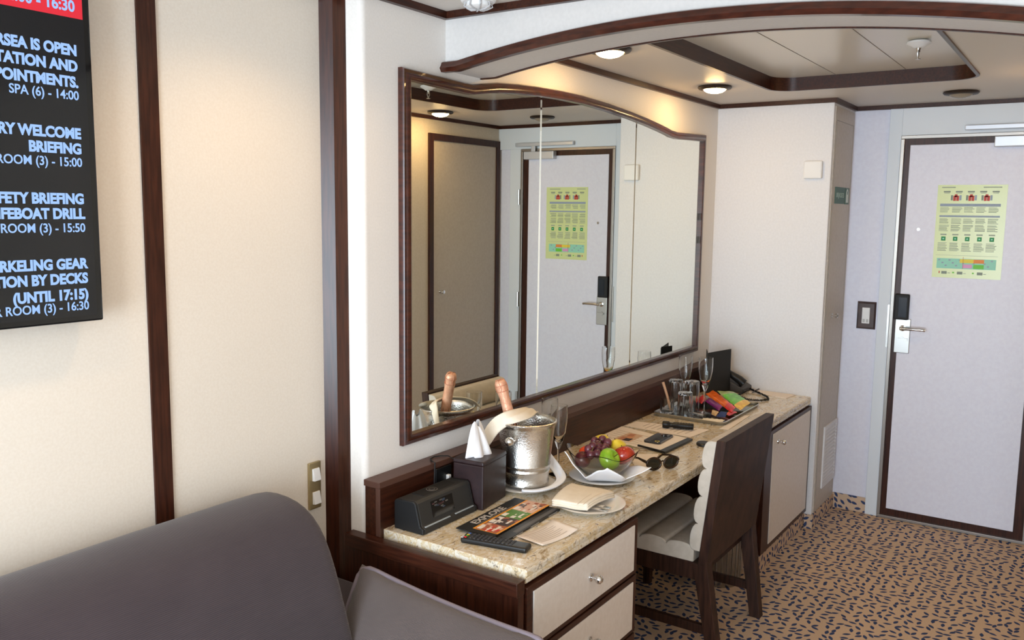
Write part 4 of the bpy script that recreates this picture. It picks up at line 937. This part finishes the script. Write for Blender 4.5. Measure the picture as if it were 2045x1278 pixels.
mb = MB(); mb.prism(rrect(-0.076, 0.076, -0.037, 0.037, 0.012, 5), 'z', 0, 0.008); obj('body', mb, mat('phone_back', S(40, 44, 50), 0.12, coat=0.5), t, world=False, bevel=0.0012)
mb = MB(); mb.prism(rrect(0.035, 0.070, -0.032, 0.006, 0.008, 4), 'z', 0.008, 0.0095); cb = obj('camera_bump', mb, M_gloss, t, world=False, bevel=0.0008)
mb = MB()
for x, y in ((0.044, -0.022), (0.060, -0.022), (0.044, -0.004)): mb.lathe([(0, 0.0095), (0.006, 0.0095), (0.006, 0.011), (0, 0.011)], (x, y, 0), 14)
obj('lens', mb, M_chrome, cb, world=False, smooth=40)
mb = MB(); mb.lathe([(0.007, 0.008), (0.010, 0.008), (0.010, 0.0086), (0.007, 0.0086)], (-0.058, -0.018, 0), 20); obj('ring_mark', mb, P('phone_gold', 220, 200, 90), t, world=False)
t = thing('torch', 'small black torch lying on the printed sheet beside the tray', 'torch', (2.265, -0.285, H+0.0185), -1.28)
mb = MB(); mb.lathe([(0, -0.066), (0.014, -0.066), (0.0155, -0.062), (0.0155, -0.040), (0.011, -0.034), (0.011, -0.022), (0.0135, -0.018), (0.0135, 0.064), (0.012, 0.068), (0, 0.068)], (0, 0, 0), 20, M=Matrix.Rotation(PI/2, 3, 'Y')); obj('body', mb, M_blackp, t, world=False, smooth=40)
mb = MB()
for k in range(5): mb.lathe([(0.0136, 0), (0.0146, 0), (0.0146, 0.003), (0.0136, 0.003)], (0.0+k*0.012, 0, 0), 16, M=Matrix.Rotation(PI/2, 3, 'Y'))
obj('grip', mb, M_blackm, t, world=False)
t = tag(obj('coaster', MB().lathe([(0, 0), (0.028, 0), (0.031, 0.003), (0.031, 0.009), (0.027, 0.013), (0.012, 0.0135), (0, 0.0125)], (0, 0, 0), 32), M_blackp, smooth=40), 'small flat round black cap on the desk beside the chair back', 'cap'); t.location = (2.085, -0.478, H)
t.name = 'round_cap'
# sunglasses
t = thing('sunglasses', 'dark tortoiseshell sunglasses lying open on the desk beside the white napkin', 'sunglasses', (1.668, -0.482, H), -0.62)
SM = noisy('tortoise', S(22, 14, 10), S(60, 36, 18), 30, 0.15); SL = mat('dark_lens', S(22, 22, 14), 0.05, coat=0.5)
for s_ in (-1, 1):
    ring = [(s_*0.036+0.029*math.cos(a), -0.004*math.cos(a*1.0)*s_*0, 0.026+0.022*math.sin(a)+0.002*s_*math.cos(a)) for a in [2*PI*k/24 for k in range(24)]]
    mb = MB(); mb.tube(ring, 0.0042, 8, closed=True); obj('rim', mb, SM, t, world=False, smooth=60)
    mb = MB(); A_ = [mb.v(*p) for p in ring]; B_ = [mb.v(p[0], p[1]+0.0015, p[2]) for p in ring]; mb.f(A_); mb.f(B_[::-1]); [mb.f([A_[i], A_[(i+1) % 24], B_[(i+1) % 24], B_[i]]) for i in range(24)]; obj('lens', mb, SL, t, world=False)
    mb = MB(); mb.tube([(s_*0.066, 0, 0.034), (s_*0.070, 0.01, 0.036), (s_*0.068, 0.06, 0.034), (s_*0.064, 0.11, 0.022), (s_*0.060, 0.135, 0.003)], 0.0036, 8, taper=[1.5, 1.6, 1.1, 1.1, 1.3]); obj('temple', mb, SM, t, world=False, smooth=60)
mb = MB(); mb.tube([(-0.009, 0, 0.030), (0, -0.002, 0.035), (0.009, 0, 0.030)], 0.0028, 6); obj('bridge', mb, SM, t, world=False, smooth=60)
# tray with glasses and snacks
t = thing('serving_tray', 'rectangular steel tray carrying glasses and snack packets at the far desk end', 'tray', (2.69, -0.255, H))
ty = rrect(2.437, 2.950, -0.432, -0.078, 0.035, 6)
mb = MB(); mb.prism(rrect(2.447, 2.940, -0.422, -0.088, 0.03, 6), 'z', H+0.001, H+0.004); obj('base', mb, mat('tray_steel', S(150, 146, 138), 0.12, 1.0), t)
mb = MB(); mb.sweep(ty, [(0, H+0.016), (0.004, H+0.018), (0.012, H+0.004), (0.012, H+0.001), (0.010, H+0.001)], lambda p, d: (p[0], p[1], d)); obj('rim', mb, M_steel, t, smooth=50)
TZ = H+0.0045
def tumbler(x, y, inverted, label, h=0.105, r=0.038):
    t = thing('tumbler', label, 'glass', (x, y, TZ), group=None)
    ob = [(0.80*r, 0.0), (0.88*r, 0.002), (0.92*r, 0.012), (0.95*r, 0.04), (r, h)]
    prof = [(0, 0.0)]+ob+[(r-0.0022, h), (0.95*r-0.003, 0.04), (0.88*r-0.003, 0.014), (0.5*r, 0.011), (0, 0.010)]
    M_ = Matrix.Identity(3)
    if inverted: prof = [(a, h-b) for a, b in prof]
    fl = lambda rr, z, a, k: (rr*(1+(0.035*math.cos(12*a) if rr > 0.5*r and (z < h*0.6 if not inverted else z > h*0.4) else 0)), z)
    mb = MB(); mb.lathe(prof, (0, 0, 0), 72, wob=fl); obj('glass', mb, M_glass, t, world=False, smooth=60)
tumbler(2.648, -0.106, True, 'upturned tumbler on the tray nearest the ledge', 0.140, 0.036)
tumbler(2.660, -0.184, True, 'upturned tumbler on the tray in front of the stemmed flutes', 0.140, 0.038)
tumbler(2.508, -0.215, True, 'upturned tumbler at the front of the glasses on the tray', 0.115, 0.036)
tumbler(2.500, -0.128, False, 'upright tumbler on the tray with a stick in it', 0.078, 0.034)
mb = MB(); mb.tube([(2.517, -0.139, TZ+0.014), (2.523, -0.117, TZ+0.08), (2.530, -0.090, TZ+0.142)], 0.006, 10, taper=[0.9, 1.0, 1.15])
tag(obj('wooden_stick', mb, P('stick_wood', 206, 164, 130), smooth=60), 'pale wooden stick standing in the upright tumbler', 'stick')
flute(2.612, -0.268, TZ, 0.268, 0.034, 'stemmed flute on the tray in front of the black menu folder', 'flutes on the tray')
flute(2.722, -0.122, TZ, 0.246, 0.034, 'stemmed flute on the tray behind the upturned tumblers', 'flutes on the tray')
def packet4(c, th, mats, label, name='snack_packet'):
    c = [Vector(q) for q in c]; O_ = sum(c, Vector())/4; O_.z = min(q.z for q in c)
    t = thing(name, label, 'snack', O_)
    nn = (c[1]-c[0]).cross(c[3]-c[0]).normalized()
    if nn.z < 0: nn = -nn
    def g(s_):
        def fn(u, v):
            a, b = 2*u-1, 2*v-1
            q = c[0].lerp(c[3], u).lerp(c[1].lerp(c[2], u), v)
            e = max(0.0, 1-abs(a)**4)*max(0.0, 1-b*b)
            return tuple(q+nn*(s_*th/2*e**0.6+0.0015*math.sin(14*a+5*b)*(1-e)))
        return fn
    mb = MB()
    for s_ in (1, -1):
        n0 = len(mb.bm.faces); mb.grid(g(s_), 20, 10)
        if isinstance(mats, list):
            mb.bm.faces.ensure_lookup_table()
            for k in range(200): mb.bm.faces[n0+k].material_index = min(int((k//10)/20*len(mats)), len(mats)-1)
    bmesh.ops.remove_doubles(mb.bm, verts=mb.bm.verts, dist=0.0008)
    return obj('wrapper', mb, mats, t, smooth=80)
K = lambda n, *c: noisy(n, S(*c), S(*[min(255, int(x*1.18)+8) for x in c]), 40, 0.3, bump=0.3, coat=0.3)
po, pg, py_, pp, prr, psl = K('pack_orange', 222, 96, 18), K('pack_green', 92, 170, 46), K('pack_yellow', 236, 176, 30), K('pack_purple', 110, 24, 96), K('pack_red', 196, 40, 44), K('pack_silver', 150, 150, 150)
pog = K('pack_olive', 150, 164, 110)
packet4([(2.854, -0.178, 0.755), (2.927, -0.191, 0.765), (2.704, -0.388, 0.745), (2.644, -0.391, 0.730)], 0.018, [po, po, po, prr], 'orange snack packet in the middle of the tray heap')
packet4([(2.896, -0.221, 0.770), (2.942, -0.291, 0.768), (2.885, -0.400, 0.736), (2.719, -0.405, 0.728)], 0.018, [pog, pg, pg, py_], 'green and yellow snack packet at the right of the tray')
packet4([(2.760, -0.214, 0.741), (2.800, -0.220, 0.752), (2.712, -0.322, 0.740), (2.673, -0.318, 0.722)], 0.014, [pp, pp, pp], 'purple snack packet left of the orange one')
packet4([(2.775, -0.164, 0.735), (2.857, -0.164, 0.750), (2.790, -0.208, 0.748), (2.735, -0.206, 0.730)], 0.012, [prr, prr], 'red snack packet behind the purple one')
packet4([(2.592, -0.312, 0.721), (2.625, -0.305, 0.736), (2.600, -0.345, 0.736), (2.562, -0.345, 0.721)], 0.012, K('pack_tan', 196, 158, 110), 'small tan wrapped biscuit at the front of the heap')
packet4([(2.560, -0.349, 0.721), (2.611, -0.350, 0.737), (2.620, -0.380, 0.735), (2.566, -0.389, 0.721)], 0.012, M_navy, 'small navy wrapped biscuit at the front of the heap')
packet4([(2.630, -0.365, 0.722), (2.712, -0.366, 0.727), (2.690, -0.402, 0.725), (2.606, -0.394, 0.722)], 0.010, [po, prr], 'small orange sweet packet lying before the larger orange one')
packet4([(2.730, -0.416, 0.720), (2.880, -0.414, 0.720), (2.878, -0.420, 0.722), (2.720, -0.421, 0.722)], 0.004, K('pack_dkgreen', 56, 120, 52), 'thin dark green sachet along the tray rim')
packet4([(2.455, -0.315, 0.721), (2.490, -0.316, 0.723), (2.515, -0.408, 0.723), (2.460, -0.412, 0.721)], 0.008, M_cream, 'cream paper sachet at the front edge of the tray', 'paper_sachet')
packet4([(2.560, -0.235, 0.721), (2.575, -0.215, 0.722), (2.555, -0.290, 0.722), (2.535, -0.292, 0.721)], 0.006, psl, 'small silver sachet beside the front tumbler', 'paper_sachet')
# standing menu folder
t = thing('menu_folder', 'black card folder standing open beside the telephone', 'folder', (3.12, -0.11, H))
def panel(mb, a, b, z0_, z1_, th=0.003):
    d = (Vector(b)-Vector(a)).normalized(); n_ = Vector((-d.y, d.x))*th
    mb.hexa([(a[0], a[1], z0_), (b[0], b[1], z0_), (b[0]+n_.x, b[1]+n_.y, z0_), (a[0]+n_.x, a[1]+n_.y, z0_)], [(a[0], a[1], z1_), (b[0], b[1], z1_), (b[0]+n_.x, b[1]+n_.y, z1_), (a[0]+n_.x, a[1]+n_.y, z1_)])
mb = MB(); panel(mb, (2.962, -0.142), (3.166, -0.190), H, H+0.237); obj('front_leaf', mb, M_blackm, t, bevel=0.0005)
mb = MB(); panel(mb, (2.962, -0.139), (3.030, -0.108), H, H+0.244); obj('rear_leaf', mb, M_blackm, t, bevel=0.0005)
# telephone
t = thing('telephone', 'dark grey desk telephone with handset behind the black folder', 'telephone', (3.245, -0.20, H), 0.0)
TG = mat('phone_grey', S(72, 70, 70), 0.5)
ang = 0.0
def TP(u, v, z): c, s_ = math.cos(ang), math.sin(ang); return (3.257+u*0.78, -0.165+v, H+z)
mb = MB(); mb.hexa([TP(-.09, -.09, .001), TP(.09, -.09, .001), TP(.09, .09, .001), TP(-.09, .09, .001)], [TP(-.09, -.09, .025), TP(.09, -.09, .025), TP(.09, .09, .105), TP(-.09, .09, .105)]); obj('base', mb, TG, t, bevel=0.004)
def TS(u, v, e): return TP(u, v, 0.065+v*0.444+e)
mb = MB(); mb.tube([TS(-.055, -.085, .022), TS(-.057, -.06, .030), TS(-.057, 0.0, .034), TS(-.057, .06, .030), TS(-.055, .085, .022)], 0.020, 12, taper=[1.2, 1.15, 0.85, 1.15, 1.2]); obj('handset', mb, M_blackp, t, smooth=60)
mb = MB()
for r in range(4):
    for c in range(3):
        u, v = 0.0+c*0.02, -0.06+r*0.02; mb.hexa([TS(u, v, 0), TS(u+.014, v, 0), TS(u+.014, v+.014, 0), TS(u, v+.014, 0)], [TS(u, v, .004), TS(u+.014, v, .004), TS(u+.014, v+.014, .004), TS(u, v+.014, .004)])
obj('keypad', mb, M_blackp, t)
mb = MB(); mb.hexa([TS(.058, -.06, 0), TS(.08, -.06, 0), TS(.08, .06, 0), TS(.058, .06, 0)], [TS(.058, -.06, .001), TS(.08, -.06, .001), TS(.08, .06, .001), TS(.058, .06, .001)]); obj('label_strip', mb, P('phone_label', 200, 184, 176), t)
mb = MB(); cpts = []
base_pts = [TP(-.06, -.10, .012), (3.09, -0.262, H+0.009), (3.035, -0.335, H+0.007), (3.055, -0.395, H+0.007), (3.105, -0.418, H+0.007), (3.160, -0.395, H+0.007), (3.215, -0.345, H+0.007), (3.255, -0.295, H+0.010), TP(.03, -.095, .014)]
V_ = [Vector(p) for p in base_pts]
for i in range(len(V_)-1):
    for k in range(26):
        f = k/26; q = V_[i].lerp(V_[i+1], f); a = 2*PI*k*0.31+i*2; cpts.append(q+Vector((0.004*math.cos(a), 0.004*math.sin(a), 0.004*math.sin(a*1.0+1))))
mb.tube(cpts, 0.0028, 5); obj('cord', mb, M_blackp, t, smooth=60)
# notepad and pen
t = thing('notepad', 'cream notepad at the far right end of the desk', 'notepad', (3.30, -0.38, H))
nc = [(3.205, -0.478), (3.318, -0.495), (3.322, -0.262), (3.245, -0.268)]
mb = MB(); mb.hexa([(x, y, H) for x, y in nc], [(x, y, H+0.004) for x, y in nc]); obj('sheets', mb, M_paper, t)
mb = MB(); mb.hexa([(3.246, -0.289, H+0.004), (3.246, -0.268, H+0.004), (3.322, -0.262, H+0.004), (3.321, -0.282, H+0.004)], [(3.246, -0.289, H+0.005), (3.246, -0.268, H+0.005), (3.322, -0.262, H+0.005), (3.321, -0.282, H+0.005)]); obj('binding', mb, P('pad_binding', 190, 178, 170), t)
mb = MB(); mb.tube([(3.20, -0.300, H+0.0085), (3.27, -0.297, H+0.0085), (3.325, -0.295, H+0.0085)], 0.0042, 8, taper=[0.5, 1, 1]); tag(obj('pen', mb, P('pen_grey', 90, 84, 86), smooth=60), 'dark grey pen lying across the notepad', 'pen')
